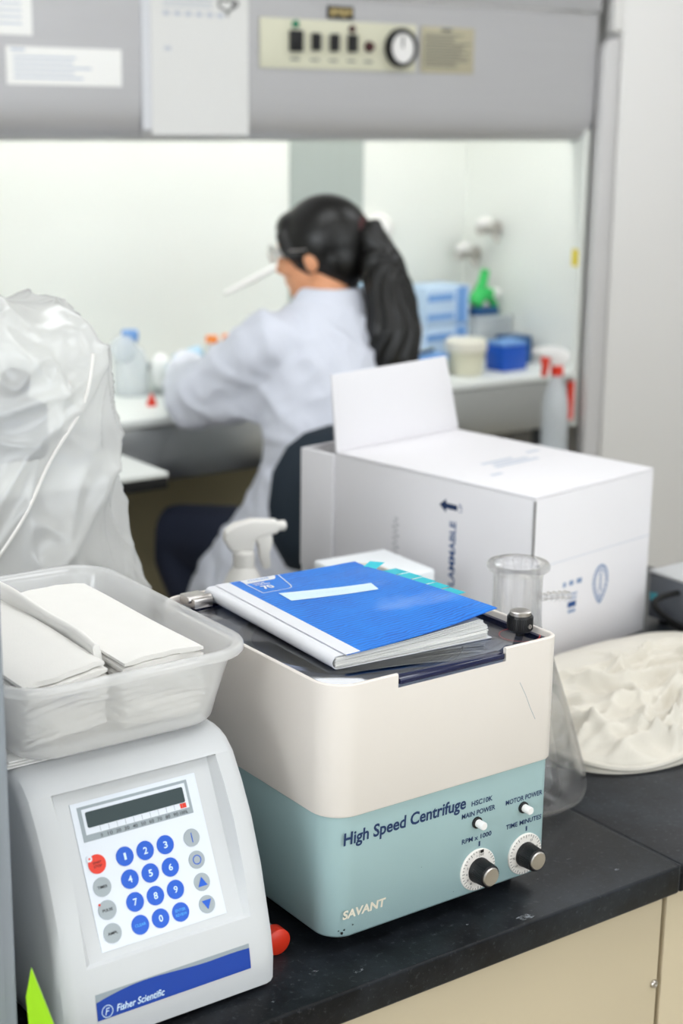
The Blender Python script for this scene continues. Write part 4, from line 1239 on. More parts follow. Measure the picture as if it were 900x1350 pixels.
def bag_pt(a, t):
    """a around, t from the hem (0) to the crown (1)"""
    th = 2 * PI * a
    z = B + 0.002 + 0.478 * min(1.0, t / 0.86)
    if t <= 0.86:
        q = t / 0.86
        w = 0.200 - 0.042 * q - 0.014 * math.sin(PI * min(1, q * 1.1)) + 0.012 * math.exp(-((q - 0.36) / 0.10) ** 2)
        d = 0.160 - 0.030 * q
    else:
        q = (t - 0.86) / 0.14
        c_ = math.cos(q * PI / 2 * 0.995)
        w = 0.144 * c_; d = 0.130 * c_
        z = B + 0.480 + 0.062 * math.sin(q * PI / 2)
    e = 2.7
    cx, cy = math.cos(th), math.sin(th)
    k = (abs(cx) ** e + abs(cy) ** e) ** (-1 / e)
    x, y = w * k * cx, d * k * cy
    # folds: long slanting ridges and small crumples
    px, py, pz = x * 7, y * 7, z * 5
    f = 0.016 * (ridged(px * 0.8 + pz * 0.7, py * 0.8 + pz * 0.4, 3.0) ** 3 - 0.5) + 0.012 * (ridged(px * 1.4 - pz * 0.9, py * 1.4 + 4, pz * 0.7) ** 6 - 0.3) + 0.006 * (ridged(px * 3, py * 3 + pz, pz * 2.2) ** 8 - 0.2)
    f += creases((((a - 0.687 + 0.5) % 1.0) - 0.5) * 1.05, z - B)
    ln = math.hypot(x, y) + 1e-6
    s_ = 1 + f / max(ln, 0.03) * (1 if t < 0.97 else 0.3)
    zz = z + (0.020 * (ridged(px * 1.5, py * 1.5, 9.0) ** 3 - 0.5) * min(1, max(0, (t - 0.70) / 0.2)))
    if t < 0.02: zz = B + 0.0015
    return (bgc[0] + x * s_, bgc[1] + y * s_, zz)
bmb = MB()
bmb.rings([[bag_pt(i / 240, j / 120) for i in range(240)] for j in range(120)] , cap0=False, cap1=True)
obj('film', bmb, 'bag_film', bg, angle=80, recalc=True)
seam = []
for k in range(50):
    q = k / 49
    p = Vector(bag_pt(0.845 - 0.20 * q, 0.86 - 0.52 * q - 0.06 * math.sin(PI * q)))
    c = Vector((*bgc, p.z)); seam.append(p + (p - c).normalized() * 0.001)
for _ in range(12):
    seam = [seam[0]] + [(seam[k - 1] + seam[k] * 2 + seam[k + 1]) / 4 for k in range(1, len(seam) - 1)] + [seam[-1]]
obj('seam', MB().tube(seam, 0.0022, 6), 'bottle_white', bg, label='welded seam line')

# ================================================================== SIDE TABLE with black edge
tb = thing('side_table', 'narrow white laminate table with a black underside beyond the bench', 'table', (1.15, 2.66, 0))
obj('table_top', MB().box(0.86, 1.425, 2.519, 2.82, 0.990, 1.0), 'laminate', tb, bevel=0.002)
obj('edge_band', MB().box(0.861, 1.424, 2.520, 2.819, 0.968, 0.9898), 'black_matte', tb, bevel=0.002)
for lx, ly in ((0.89, 2.55), (1.16, 2.55), (0.89, 2.79), (1.16, 2.79)):
    obj('leg', MB().box(lx - 0.015, lx + 0.015, ly - 0.015, ly + 0.015, 0.0, 0.968), 'grey_metal', tb)

# ================================================================== BIOSAFETY HOOD
HX0, HX1, HYF, HYB = 1.10, 3.12, 3.20, 3.70
WS, SB, HT = 0.955, 1.590, 2.30
hd = thing('fume_hood', 'large stainless steel biosafety hood with a bright white interior', 'fume hood', (2.1, 3.45, 0))
obj('back_panel', MB().box(HX0, HX1, HYB, HYB + 0.02, WS - 0.16, HT), 'hood_white', hd)
obj('side_wall', MB().box(HX0 - 0.02, HX0, HYF + 0.02, HYB + 0.02, WS - 0.16, HT), 'hood_white', hd)
obj('side_wall', MB().box(HX1, HX1 + 0.018, HYF + 0.004, HYB + 0.02, WS - 0.16, HT), 'hood_white', hd)
obj('interior_top', MB().box(HX0, HX1, HYF + 0.02, HYB, 1.93, 1.95), 'hood_white', hd)
obj('work_surface', MB().box(HX0, HX1, HYF, HYB, WS - 0.02, WS), 'laminate', hd, bevel=0.004)
obj('front_apron', MB().box(HX0, HX1, HYF + 0.004, HYF + 0.03, WS - 0.155, WS - 0.022), 'steel', hd, bevel=0.004)
obj('base_pan', MB().box(HX0, HX1, HYF + 0.03, HYB, WS - 0.16, WS - 0.13), 'steel', hd)
fpf = [(HYF + 0.018, 1.915), (HYF - 0.005, 1.915), (HYF - 0.005, 1.70), (HYF - 0.0045, 1.665), (HYF - 0.002, 1.640), (HYF + 0.003, 1.617), (HYF + 0.011, 1.600), (HYF + 0.022, SB), (HYF + 0.034, SB), (HYF + 0.034, 1.62)]
obj('fascia', MB().rings([[(HX0 - 0.02, y, z) for y, z in fpf], [(HX1 + 0.018, y, z) for y, z in fpf]]), 'steel_face', hd, label='brushed grey metal fascia above the opening')
obj('fascia_top', MB().box(HX0 - 0.02, HX1 + 0.018, HYF - 0.018, HYF + 0.018, 1.918, HT), 'steel_face', hd, bevel=0.004)
obj('fascia_lip', MB().box(HX0 - 0.018, HX1 + 0.016, HYF + 0.034, HYF + 0.06, SB - 0.006, SB + 0.012), 'steel', hd, bevel=0.003)
obj('painted_reflection', MB().box(2.485, 2.735, HYB - 0.006, HYB - 0.0005, 1.02, 1.93), 'reflection_grey', hd, label='brushed steel panel on the back wall')  # reflection of the room, painted as a darker strip
for xx in (1.62, 2.62):
    lt = obj('light_tube', MB().lathe([(0.014, -0.46), (0.014, 0.46)], (xx, HYF + 0.10, 1.875), (1, 0, 0), 16), 'hood_lamp', hd, label='fluorescent tube')
    obj('lamp_holder', MB().box(xx - 0.50, xx + 0.50, HYF + 0.06, HYF + 0.14, 1.90, 1.9295), 'lamp_frame', lt)
# legs and dark back board under the hood
for lx in (1.14, 3.08):
    for ly in (3.27, 3.66):
        obj('leg', MB().box(lx - 0.025, lx + 0.025, ly - 0.025, ly + 0.025, 0, WS - 0.16), 'grey_metal', hd)
obj('lower_back_board', MB().box(HX0, HX1, HYB, HYB + 0.02, 0.02, WS - 0.165), 'wall_olive', hd)
# side rail right of the opening and the tall side column
rp = [(3.142, 0.30), (3.200, 0.30), (3.200, 1.845), (3.195, 1.851), (3.165, 1.851), (3.150, 1.838), (3.142, 1.815)]
obj('side_rail', MB().rings([[(x, 3.168, z) for x, z in rp], [(x, 3.196, z) for x, z in rp]]), 'rail_grey', hd, bevel=0.004, seg=3, label='pale grey vertical sash rail')
for zz in (1.80, 1.76):
    obj('rail_clip', MB().box(3.199, 3.2072, 3.172, 3.19, zz - 0.006, zz + 0.006), 'rail_grey', hd)
sc_ = thing('side_column', 'tall plain pale grey equipment column beside the hood', 'cabinet', (3.7, 3.4, 0))
obj('body', MB().box(3.2075, 4.35, 3.165, 3.95, 0.30, 2.45), 'hood_grey', sc_, bevel=0.006, seg=3)
obj('header', MB().box(3.168, 3.207, 3.165, 3.195, 1.872, 2.45), 'hood_grey', sc_, bevel=0.003)
obj('plinth', MB().box(3.24, 4.33, 3.23, 3.93, 0.0, 0.30), 'grey_top', sc_, bevel=0.004)
# control panel on the fascia
FY = HYF - 0.0055
fz = lambda u, v, h=0.0: (u, FY - h, v)
cp = obj('control_panel', MB().box(2.060, 2.516, FY - 0.004, FY, 1.750, 1.862), 'beige_panel', hd, bevel=0.0012, label='beige control panel with rocker switches and a round gauge')
FP = FY - 0.0045
for k, (x, wd, hh) in enumerate(((2.156, 0.017, 0.024), (2.213, 0.011, 0.020), (2.266, 0.011, 0.020), (2.319, 0.012, 0.020))):
    s_ = obj('rocker_switch', MB().box(x - wd, x + wd, FP - 0.012, FP + 0.0005, 1.812 - hh, 1.812 + hh), 'black_plastic', cp, bevel=0.002)
    if k in (0, 3):
        obj('pilot_lens', MB().lathe([(0.009, 0), (0.009, 0.005), (0.004, 0.008)], (x, FP, 1.850 if k == 0 else 1.845), (0, -1, 0), 16), 'green_lens' if k == 0 else 'scrunchie', s_)
obj('fuse_holder', MB().lathe([(0.013, 0), (0.013, 0.006), (0.009, 0.014)], (2.370, FP, 1.806), (0, -1, 0), 20), 'scrunchie', cp)
for x in (2.156, 2.213, 2.266, 2.319, 2.370):
    obj('caption', rect(lambda u, v, h=0.0: (u, FP - 0.0003, v), x - 0.013, x + 0.013, 1.769, 1.773), 'ink_grey', cp, smooth=False, recalc=False)
ga = obj('pressure_gauge', MB().lathe([(0.046, 0), (0.047, 0.012), (0.044, 0.018), (0.036, 0.018), (0.036, 0.012)], (2.464, FP, 1.806), (0, -1, 0), 40), 'black_plastic', hd, label='round black-rimmed pressure gauge')
obj('gauge_face', MB().lathe([(0.036, 0.013), (0.001, 0.013)], (2.464, FP, 1.806), (0, -1, 0), 36, False, False), 'white_plastic', ga)
obj('needle', MB().box(2.462, 2.466, FP - 0.0150, FP - 0.0135, 1.806, 1.834), 'tick', ga)
dp = obj('data_plate', MB().box(2.534, 2.704, FY - 0.002, FY, 1.750, 1.861), 'plate_beige', hd, bevel=0.0005, label='beige data plate with lines of print')
mb = MB()
for k in range(12):
    zz = 1.840 - k * 0.0068
    mb.add(rect(lambda u, v, h=0.0: (u, FY - 0.0024, v), 2.545, 2.545 + random.uniform(0.09, 0.15), zz, zz + 0.0026).v, [(0, 1, 3, 2)])
mb.add(rect(lambda u, v, h=0.0: (u, FY - 0.0024, v), 2.598, 2.63, 1.850, 1.857).v, [(0, 1, 3, 2)])
obj('printed_lines', mb, 'ink_grey', dp, smooth=False, recalc=False)
bd_ = obj('badge', MB().box(2.250, 2.325, FY - 0.004, FY, 1.866, 1.896), 'black_plastic', hd, bevel=0.001)
for k in range(4):
    obj('badge_mark', MB().box(2.257 + 0.0165 * k, 2.268 + 0.0165 * k, FY - 0.0052, FY - 0.0042, 1.872 + 0.004 * (k % 2), 1.890), 'gold', bd_)
obj('yellow_sticker', MB().box(HX1 - 0.0012, HX1 - 0.0002, 3.208, 3.232, 1.245, 1.292), 'yellow', hd)
obj('red_tag', MB().box(3.100, 3.124, HYF + 0.001, HYF + 0.0038, 0.815, 0.925), 'red', hd)
# gas valves on the right inner wall, white knob on the back wall
for y_, z_, mk in ((3.55, 1.325, 'white_plastic'), (3.64, 1.245, 'white_plastic')):
    va = obj('gas_valve', MB().lathe([(0.024, 0), (0.024, 0.006), (0.010, 0.012), (0.010, 0.050), (0.016, 0.054), (0.016, 0.070)], (HX1 - 0.0005, y_, z_), (-1, 0, 0), 24).tube([(HX1 - 0.04, y_, z_), (HX1 - 0.045, y_ - 0.03, z_ - 0.008), (HX1 - 0.045, y_ - 0.055, z_ - 0.03)], 0.007, 10), 'silver', hd, label='chrome gas valve')
    obj('valve_handle', MB().lathe([(0.022, 0), (0.024, 0.010), (0.016, 0.018)], (HX1 - 0.055, y_ - 0.005, z_ + 0.016), (-0.3, 0, 1), 20), mk, va)
kb_ = obj('vent_cap', MB().lathe([(0.045, 0), (0.045, 0.010), (0.038, 0.024), (0.022, 0.034), (0.002, 0.037)], (2.795, HYB - 0.0005, 1.325), (0, -1, 0), 32), 'white_plastic', hd, label='white domed cap on the back wall')

# notices hung on the fascia
def notice(name, label, x0, x1, z0, z1, rows_, m='paper', head=None, film_=False):
    t = thing(name, label, 'notice', ((x0 + x1) / 2, FY, z0))
    obj('sheet', MB().box(x0, x1, FY - 0.0022, FY - 0.0004, z0, z1), m, t)
    mb = MB()
    for (a, b, zc, hh) in rows_:
        mb.add(rect(lambda u, v, h=0.0: (u, FY - 0.0026, v), x0 + (x1 - x0) * a, x0 + (x1 - x0) * b, zc - hh, zc + hh).v, [(0, 1, 3, 2)])
    obj('printed_lines', mb, 'print_faint' if not head else 'pencil', t, smooth=False, recalc=False)
    return t
notice('notice', 'wide white label with four lines of print on the hood fascia', 1.432, 1.702, 1.700, 1.778, [(0.04, 0.16, 1.771, 0.003)] + [(0.06, 0.06 + random.uniform(0.4, 0.86), 1.757 - 0.0105 * k, 0.0022) for k in range(5)])
notice('notice', 'white printed sheet stuck above the wide white label', 1.26, 1.494, 1.800, 1.905, [(0.1, 0.9, 1.888 - 0.013 * k, 0.002) for k in range(6)])
nt_ = notice('notice', 'tall white document in a clear sleeve hanging on the hood fascia', 1.776, 2.029, 1.5985, 1.905, [(0.12, 0.62, 1.892 - 0.008 * k, 0.0016) for k in range(3)] + [(0.12 + 0.11 * k, 0.19 + 0.11 * k, 1.860, 0.005) for k in range(6)] + [(0.13, 0.2, 1.785, 0.004)])
mb = MB()
for pth in ([(1.95, 1.893), (1.995, 1.893), (1.975, 1.867), (1.95, 1.880), (1.95, 1.893)], [(1.985, 1.895), (2.003, 1.888), (1.985, 1.874)], [(1.972, 1.872), (1.974, 1.858)]):
    for (a, b), (c, d) in zip(pth, pth[1:]):
        v = Vector((c - a, d - b)).normalized() * 0.0028
        mb.quad((a - v.y, FY - 0.0028, b + v.x), (c - v.y, FY - 0.0028, d + v.x), (c + v.y, FY - 0.0028, d - v.x), (a + v.y, FY - 0.0028, b - v.x))
obj('black_symbol', mb, 'tick', nt_, smooth=False, recalc=False)
obj('clear_sleeve', MB().box(1.752, 2.034, FY - 0.0044, FY - 0.0034, 1.5925, 1.907), 'sleeve_film', nt_)
obj('binding_strip', MB().box(1.752, 1.7745, FY - 0.0032, FY - 0.0004, 1.610, 1.905), 'spine_white', nt_)

# ================================================================== THINGS IN THE HOOD
def on_ws(name, label, cat, x, y, rotz=0, group=None, z=WS): return thing(name, label, cat, (x, y, z), rotz, group)
# stacked wrapped tip boxes
for k, (lb, dz) in enumerate((('pale blue wrapped tip box at the bottom of the stack in the hood', 0.0), ('pale blue wrapped tip box on top of the stack in the hood', 0.112))):
    t = on_ws('tip_box', lb, 'box', 2.872, 3.53, math.radians(6), 'wrapped tip boxes in the hood', WS + dz + 0.0005)
    obj('body', MB().box(-0.085, 0.085, -0.06, 0.06, 0, 0.110), 'pale_blue', t, bevel=0.004, local=True)
    for (z0, z1, mm) in ((0.018, 0.034, 'mid_blue'), (0.070, 0.090, 'mid_blue')):
        obj('stripe', MB().box(-0.0855, 0.02, -0.0606, -0.0602, z0, z1), mm, t, local=True)
    obj('end_band', MB().box(0.032, 0.072, -0.0606, -0.0602, 0.004, 0.106), 'mid_blue', t, local=True)
t = on_ws('lidded_tub', 'round cream tub with a thick white lid on the hood work surface', 'tub', 2.815, 3.315)
obj('tub_body', MB().lathe([(0.044, 0), (0.048, 0.004), (0.052, 0.066)], (0, 0, 0.0005), n=36), 'tub_body', t, local=True)
obj('lid', MB().lathe([(0.057, 0), (0.058, 0.004), (0.058, 0.026), (0.052, 0.032)], (0, 0, 0.066), n=36), 'cream_plastic', t, local=True)
t = on_ws('tube_rack', 'bright blue plastic tube rack beside the lidded tub', 'tube rack', 2.965, 3.315, math.radians(5))
obj('rack_body', MB().box(-0.048, 0.048, -0.035, 0.035, 0.0005, 0.072), 'blue_plastic', t, bevel=0.003, local=True)
obj('rack_top', MB().box(-0.047, 0.047, -0.034, 0.034, 0.0722, 0.082), 'mid_blue', t, bevel=0.002, local=True)
t = on_ws('tube_rack', 'dark blue plastic tube rack by the right hood wall', 'tube rack', 3.062, 3.395)
obj('rack_body', MB().box(-0.04, 0.04, -0.035, 0.035, 0.0005, 0.072), 'navy_plastic', t, bevel=0.003, local=True)
obj('rack_top', MB().box(-0.039, 0.039, -0.034, 0.034, 0.0722, 0.080), 'navy_plastic', t, bevel=0.002, local=True)
t = on_ws('storage_box', 'clear plastic storage box behind the blue tube racks', 'box', 3.045, 3.515)
obj('box_body', MB().box(-0.07, 0.07, -0.05, 0.05, 0.0005, 0.115), 'bottle_film', t, bevel=0.005, local=True)
obj('lid', MB().box(-0.072, 0.072, -0.052, 0.052, 0.1155, 0.128), 'bottle_film', t, bevel=0.003, local=True)
t = on_ws('pipette_controller', 'green pistol-grip pipette controller lying on the clear storage box', 'pipette', 3.04, 3.51, 0, None, WS + 0.129)
ph = MB()
ph.tube([(-0.035, 0, 0.030), (-0.02, 0, 0.052), (0.0, 0, 0.062), (0.03, 0, 0.060)], [0.022, 0.024, 0.022, 0.014], 16)
obj('motor_body', ph, 'green_plastic', t, local=True)
obj('grip', MB().tube([(-0.025, 0, 0.05), (-0.005, 0, 0.09), (0.005, 0, 0.13)], [0.018, 0.015, 0.013], 14), 'green_plastic', t, local=True)
obj('tail', MB().tube([(0.02, 0, 0.05), (0.045, 0, 0.025), (0.055, 0, 0.003)], [0.012, 0.010, 0.008], 12), 'green_plastic', t, local=True)
obj('filter_cone', MB().tube([(0.03, -0.002, 0.06), (0.055, -0.004, 0.062)], [0.018, 0.012], 16), 'white_plastic', t, local=True)
obj('cradle', MB().box(-0.05, 0.045, -0.022, 0.022, 0.0005, 0.022), 'navy_plastic', t, bevel=0.004, local=True)
t = on_ws('wash_bottle', 'small translucent bottle standing behind the ponytail in the hood', 'bottle', 2.70, 3.50)
obj('bottle', MB().lathe([(0.030, 0), (0.032, 0.004), (0.032, 0.10), (0.014, 0.13), (0.014, 0.15)], (0, 0, 0.0005), n=28), 'bottle_film', t, local=True)
obj('cap', MB().lathe([(0.017, 0), (0.017, 0.025), (0.006, 0.04), (0.004, 0.10)], (0, 0, 0.15), n=20), 'bottle_white', t, local=True)
t = on_ws('tip_tray', 'small blue tray with a black pen resting across it', 'tray', 2.695, 3.345)
obj('tray', MB().box(-0.05, 0.05, -0.04, 0.04, 0.0005, 0.050), 'pale_blue', t, bevel=0.004, local=True)
obj('rim', MB().box(-0.052, 0.052, -0.042, 0.042, 0.0505, 0.062), 'mid_blue', t, bevel=0.002, local=True)
o = obj('pen', MB().tube([(2.655, 3.325, WS + 0.0675), (2.735, 3.36, WS + 0.0675)], [0.0045, 0.0045], 10), 'black_plastic'); tag(o, 'black pen lying on the small blue tray', 'pen')
# left side of the hood
t = on_ws('reagent_bottle', 'white reagent bottle with a blue cap in the hood beside the bag', 'bottle', 1.875, 3.50)
obj('bottle', MB().lathe([(0.040, 0), (0.043, 0.005), (0.043, 0.085), (0.034, 0.110), (0.017, 0.125), (0.017, 0.14)], (0, 0, 0.0005), n=32), 'bottle_film', t, local=True)
obj('cap', MB().lathe([(0.021, 0), (0.021, 0.022), (0.018, 0.025)], (0, 0, 0.138), n=24), 'mid_blue', t, local=True)
obj('dropper', MB().ell((-0.03, -0.02, 0.12), (0.035, 0.03, 0.035)), 'bottle_film', t, local=True)
t = on_ws('glass_beaker', 'glass beaker with white tissue beside the white reagent bottle', 'beaker', 1.945, 3.47)
obj('glass', MB().lathe([(0.032, 0), (0.034, 0.003), (0.034, 0.080), (0.036, 0.084), (0.0325, 0.083), (0.0320, 0.004), (0.001, 0.003)], (0, 0, 0.0005), n=32), 'thin_glass', t, local=True)
obj('tissue', MB().ell((0, 0, 0.060), (0.028, 0.028, 0.045)), 'paper', t, local=True)
t = on_ws('sample_tube', 'clear tube standing with a bright red conical cap on the hood surface', 'tube', 1.845, 3.34)
obj('cap', MB().lathe([(0.013, 0), (0.012, 0.006), (0.004, 0.026), (0.001, 0.028)], (0, 0, 0.0005), n=20), 'red', t, local=True)
t = on_ws('tube_tray', 'low black tray lying behind the sleeve in the hood', 'tray', 2.005, 3.52)
obj('tray', MB().box(-0.06, 0.06, -0.03, 0.03, 0.05, 0.066), 'black_plastic', t, bevel=0.002, local=True)
obj('stand', MB().box(-0.05, 0.05, -0.025, 0.025, 0.0005, 0.0498), 'laminate', t, bevel=0.002, local=True)
t = on_ws('tube_rack', 'white tube rack behind the arm holding orange-capped tubes', 'tube rack', 2.165, 3.505, 0)
obj('rack_body', MB().box(-0.075, 0.075, -0.022, 0.022, 0.0005, 0.075), 'white_plastic', t, bevel=0.003, local=True)
for k, x_ in enumerate((2.115, 2.165, 2.215)):
    t = on_ws('capped_tube', 'orange-capped centrifuge tube standing in the white rack', 'tube', x_, 3.505, 0, 'orange-capped tubes in the white rack', WS + 0.0758)
    obj('tube', MB().lathe([(0.012, 0), (0.012, 0.038)], (0, 0, 0), n=18), 'clear_plastic', t, local=True)
    obj('cap', MB().lathe([(0.016, 0), (0.016, 0.016), (0.014, 0.018)], (0, 0, 0.038), n=20), 'orange', t, local=True)

# cart with the second spray bottle
ca = thing('utility_cart', 'low grey utility cart standing behind the white box', 'cart', (2.765, 2.945, 0))
obj('cart_top', MB().box(2.66, 2.87, 2.83, 3.06, 0.775, 0.795), 'grey_top', ca, bevel=0.003)
obj('cart_shelf', MB().box(2.662, 2.868, 2.832, 3.058, 0.22, 0.235), 'grey_top', ca, bevel=0.003)
for lx, ly in ((2.675, 2.845), (2.855, 2.845), (2.675, 3.045), (2.855, 3.045)):
    obj('leg', MB().box(lx - 0.012, lx + 0.012, ly - 0.012, ly + 0.012, 0.0, 0.775), 'grey_metal', ca)
spray_bottle('spray_bottle', 'translucent spray bottle with a red trigger and red collar beside the hood', (2.790, 2.925, 0.7955), math.radians(150), 1.0, 'bottle_film', 'white_plastic', 'red', 'red', 0.225)

# ================================================================== CHAIR
chx, chy = 2.02, 2.80
cr_ = thing('lab_chair', 'dark navy upholstered laboratory chair with foot ring under the seated person', 'chair', (chx, chy, 0))
obj('seat', MB().rings([[(x, y, z) for x, y in rrect(chx - 0.22 + d, chx + 0.22 - d, chy - 0.17 + d, chy + 0.23 - d, 0.10, 6)] for z, d in ((0.545, 0.03), (0.555, 0.008), (0.575, 0.0), (0.600, 0.004), (0.612, 0.03))]), 'chair_fabric', cr_)
def backp(z, k):
    # curved padded backrest
    return z, k
bk = MB(); rs = []
for z, hw in ((0.70, 0.14), (0.72, 0.20), (0.78, 0.235), (0.86, 0.245), (0.93, 0.235), (0.98, 0.20), (1.005, 0.155), (1.015, 0.09)):
    f_ = []; b_ = []
    for k in range(13):
        q = -1 + k / 6
        x = chx - 0.03 + hw * q
        y = chy - 0.175 + 0.045 * q * q
        f_.append((x, y, z)); b_.append((x, y - 0.040 * (1 - 0.5 * abs(q) ** 3), z))
    rs.append(f_ + b_[::-1])
bk.rings(rs)
obj('backrest', bk, 'chair_fabric', cr_, angle=70)
obj('back_bracket', MB().tube([(chx, chy - 0.05, 0.53), (chx, chy - 0.23, 0.54), (chx, chy - 0.235, 0.62), (chx, chy - 0.222, 0.80)], 0.014, 10), 'black_plastic', cr_)
obj('gas_column', MB().lathe([(0.03, 0.10), (0.03, 0.30), (0.018, 0.31), (0.018, 0.545)], (chx, chy, 0), n=20), 'black_plastic', cr_)
fr_ = [(chx + 0.20 * math.cos(a), chy + 0.20 * math.sin(a), 0.24) for a in [2 * PI * i / 32 for i in range(33)]]
obj('foot_ring', MB().tube(fr_, 0.011, 8, False), 'silver', cr_)
for k in range(3):
    a = 2 * PI * k / 3 + 0.5
    obj('ring_spoke', MB().tube([(chx + 0.028 * math.cos(a), chy + 0.028 * math.sin(a), 0.24), (chx + 0.2 * math.cos(a), chy + 0.2 * math.sin(a), 0.24)], 0.008, 8), 'silver', cr_)
for k in range(5):
    a = 2 * PI * k / 5 + 0.3
    ex, ey = math.cos(a), math.sin(a)
    obj('base_arm', MB().tube([(chx, chy, 0.115), (chx + 0.15 * ex, chy + 0.15 * ey, 0.105), (chx + 0.29 * ex, chy + 0.29 * ey, 0.075)], [0.028, 0.022, 0.016], 10), 'black_plastic', cr_)
    obj('caster', MB().lathe([(0.026, -0.018), (0.030, -0.012), (0.030, 0.012), (0.026, 0.018)], (chx + 0.29 * ex, chy + 0.29 * ey, 0.030), (-ey, ex, 0), 18), 'black_plastic', cr_)

# ================================================================== PERSON
pr = thing('person', 'seated person in white lab coat with long dark ponytail and glasses working at hood', 'person', (2.03, 2.83, 0))
hc = Vector((2.057, 2.935, 1.348))
HR = Matrix.Rotation(math.radians(34), 3, 'Z') @ Matrix.Rotation(math.radians(-10), 3, 'X')
def hp_(x, y, z): return hc + HR @ Vector((x, y, z))
bd = MB()
# head: skull, face wedge, jaw, nose, brow, lips, ears (local +y is forward)
bd.ell(hp_(0, -0.008, 0.022), (0.074, 0.093, 0.088), mtx=HR)
bd.ell(hp_(0, 0.030, -0.035), (0.060, 0.060, 0.072), mtx=HR)
bd.ell(hp_(0, 0.055, -0.078), (0.034, 0.032, 0.026), mtx=HR)
bd.tube([hp_(0, 0.084, 0.018), hp_(0, 0.098, -0.010), hp_(0, 0.104, -0.026), hp_(0, 0.088, -0.034)], [0.009, 0.011, 0.014, 0.011], 10)
bd.ell(hp_(0, 0.078, 0.030), (0.050, 0.016, 0.012), mtx=HR)
bd.ell(hp_(0, 0.084, -0.052), (0.023, 0.011, 0.006), mtx=HR)
bd.ell(hp_(0, 0.082, -0.062), (0.020, 0.011, 0.007), mtx=HR)
for s in (-1, 1):
    bd.ell(hp_(s * 0.075, -0.004, -0.012), (0.009, 0.019, 0.031), mtx=HR)
    bd.ell(hp_(s * 0.045, 0.062, -0.022), (0.022, 0.020, 0.020), mtx=HR)
# neck and trunk
bd.tube([hp_(0, -0.015, -0.03), (2.05, 2.895, 1.27), (2.045, 2.875, 1.20)], [0.052, 0.050, 0.062], 18)
bd.rings([[(cx + rx * math.cos(2 * PI * j / 24), cy + ry * math.sin(2 * PI * j / 24), z) for j in range(24)] for z, cx, cy, rx, ry in ((0.64, 2.03, 2.83, 0.10, 0.08), (0.70, 2.03, 2.82, 0.15, 0.11), (0.86, 2.035, 2.815, 0.125, 0.095), (1.00, 2.04, 2.83, 0.135, 0.092), (1.12, 2.045, 2.86, 0.150, 0.085), (1.19, 2.045, 2.872, 0.12, 0.062), (1.22, 2.045, 2.876, 0.07, 0.055))])
LS, LE, LWr = Vector((1.885, 2.865, 1.165)), Vector((1.805, 3.085, 1.020)), Vector((1.925, 3.300, 1.055))
RS, RE, RWr = Vector((2.205, 2.865, 1.165)), Vector((2.350, 3.055, 1.060)), Vector((2.375, 3.270, 1.215))
bd.tube([(2.0, 2.868, 1.175), LS, LS.lerp(LE, 0.5), LE, LE.lerp(LWr, 0.35), LWr], [0.055, 0.052, 0.043, 0.036, 0.036, 0.025], 14)
bd.tube([(2.09, 2.868, 1.175), RS, RS.lerp(RE, 0.5), RE, RE.lerp(RWr, 0.35), RWr], [0.055, 0.052, 0.043, 0.036, 0.036, 0.025], 14)
LH, LK, LA = Vector((1.935, 2.82, 0.695)), Vector((1.835, 3.205, 0.665)), Vector((1.865, 3.02, 0.305))
RH, RK, RA = Vector((2.115, 2.82, 0.695)), Vector((2.185, 3.205, 0.665)), Vector((2.155, 3.02, 0.305))
for h_, k_, a_ in ((LH, LK, LA), (RH, RK, RA)):
    bd.tube([h_, h_.lerp(k_, 0.5), k_ + Vector((0, -0.01, 0)), k_ + Vector((0, -0.02, -0.04)), k_.lerp(a_, 0.4), a_], [0.082, 0.070, 0.055, 0.052, 0.050, 0.034], 16)
    bd.tube([a_, a_ + Vector((0, 0.02, -0.035)), a_ + Vector((0, 0.10, -0.045)), a_ + Vector((0, 0.15, -0.048))], [0.036, 0.036, 0.032, 0.022], 12)
def hand(mb, w_, d, nrm, ts, curl, g=0.0):
    d = Vector(d).normalized(); nrm = Vector(nrm); nrm = (nrm - d * nrm.dot(d)).normalized()
    s_ = d.cross(nrm) * ts
    for off, ln in ((0.027, 0.070), (0.009, 0.078), (-0.010, 0.072), (-0.027, 0.056)):
        b_ = w_ + d * 0.085 + s_ * off
        mb.tube([w_ + s_ * off * 0.5, w_ + d * 0.045 + s_ * off * 0.9, b_], [0.015 + g, 0.0135 + g, 0.0110 + g], 10)
        p = b_; ang = 0; pts = [p]
        for c_, q in zip(curl, (0.45, 0.30, 0.25)):
            ang += c_; p = p + (d * math.cos(ang) + nrm * math.sin(ang)) * ln * q; pts.append(p)
        mb.tube(pts, [0.0095 + g, 0.0090 + g, 0.0085 + g, 0.0062 + g], 10)
    p = w_ + d * 0.022 + s_ * 0.020
    pts = [p, p + (d * 0.7 + s_ * 0.65 + nrm * 0.3).normalized() * 0.042]
    pts.append(pts[-1] + (d * 0.85 + s_ * 0.05 + nrm * 0.55).normalized() * 0.032)
    pts.append(pts[-1] + (d * 0.85 - s_ * 0.20 + nrm * 0.5).normalized() * 0.024)
    mb.tube(pts, [0.0145 + g, 0.0125 + g, 0.0105 + g, 0.0075 + g], 10)
ld = Vector((0.30, 0.55, 0.10)); rd = Vector((-0.55, 0.25, 0.28))
hand(bd, LWr, ld, (0.4, 0, -0.9), 1, (0.35, 0.5, 0.4))
hand(bd, RWr, rd, (0.2, -0.35, -0.9), -1, (0.75, 0.9, 0.7))
obj('body', blend(bd, 0.0052, 5), 'skin', pr, angle=180)
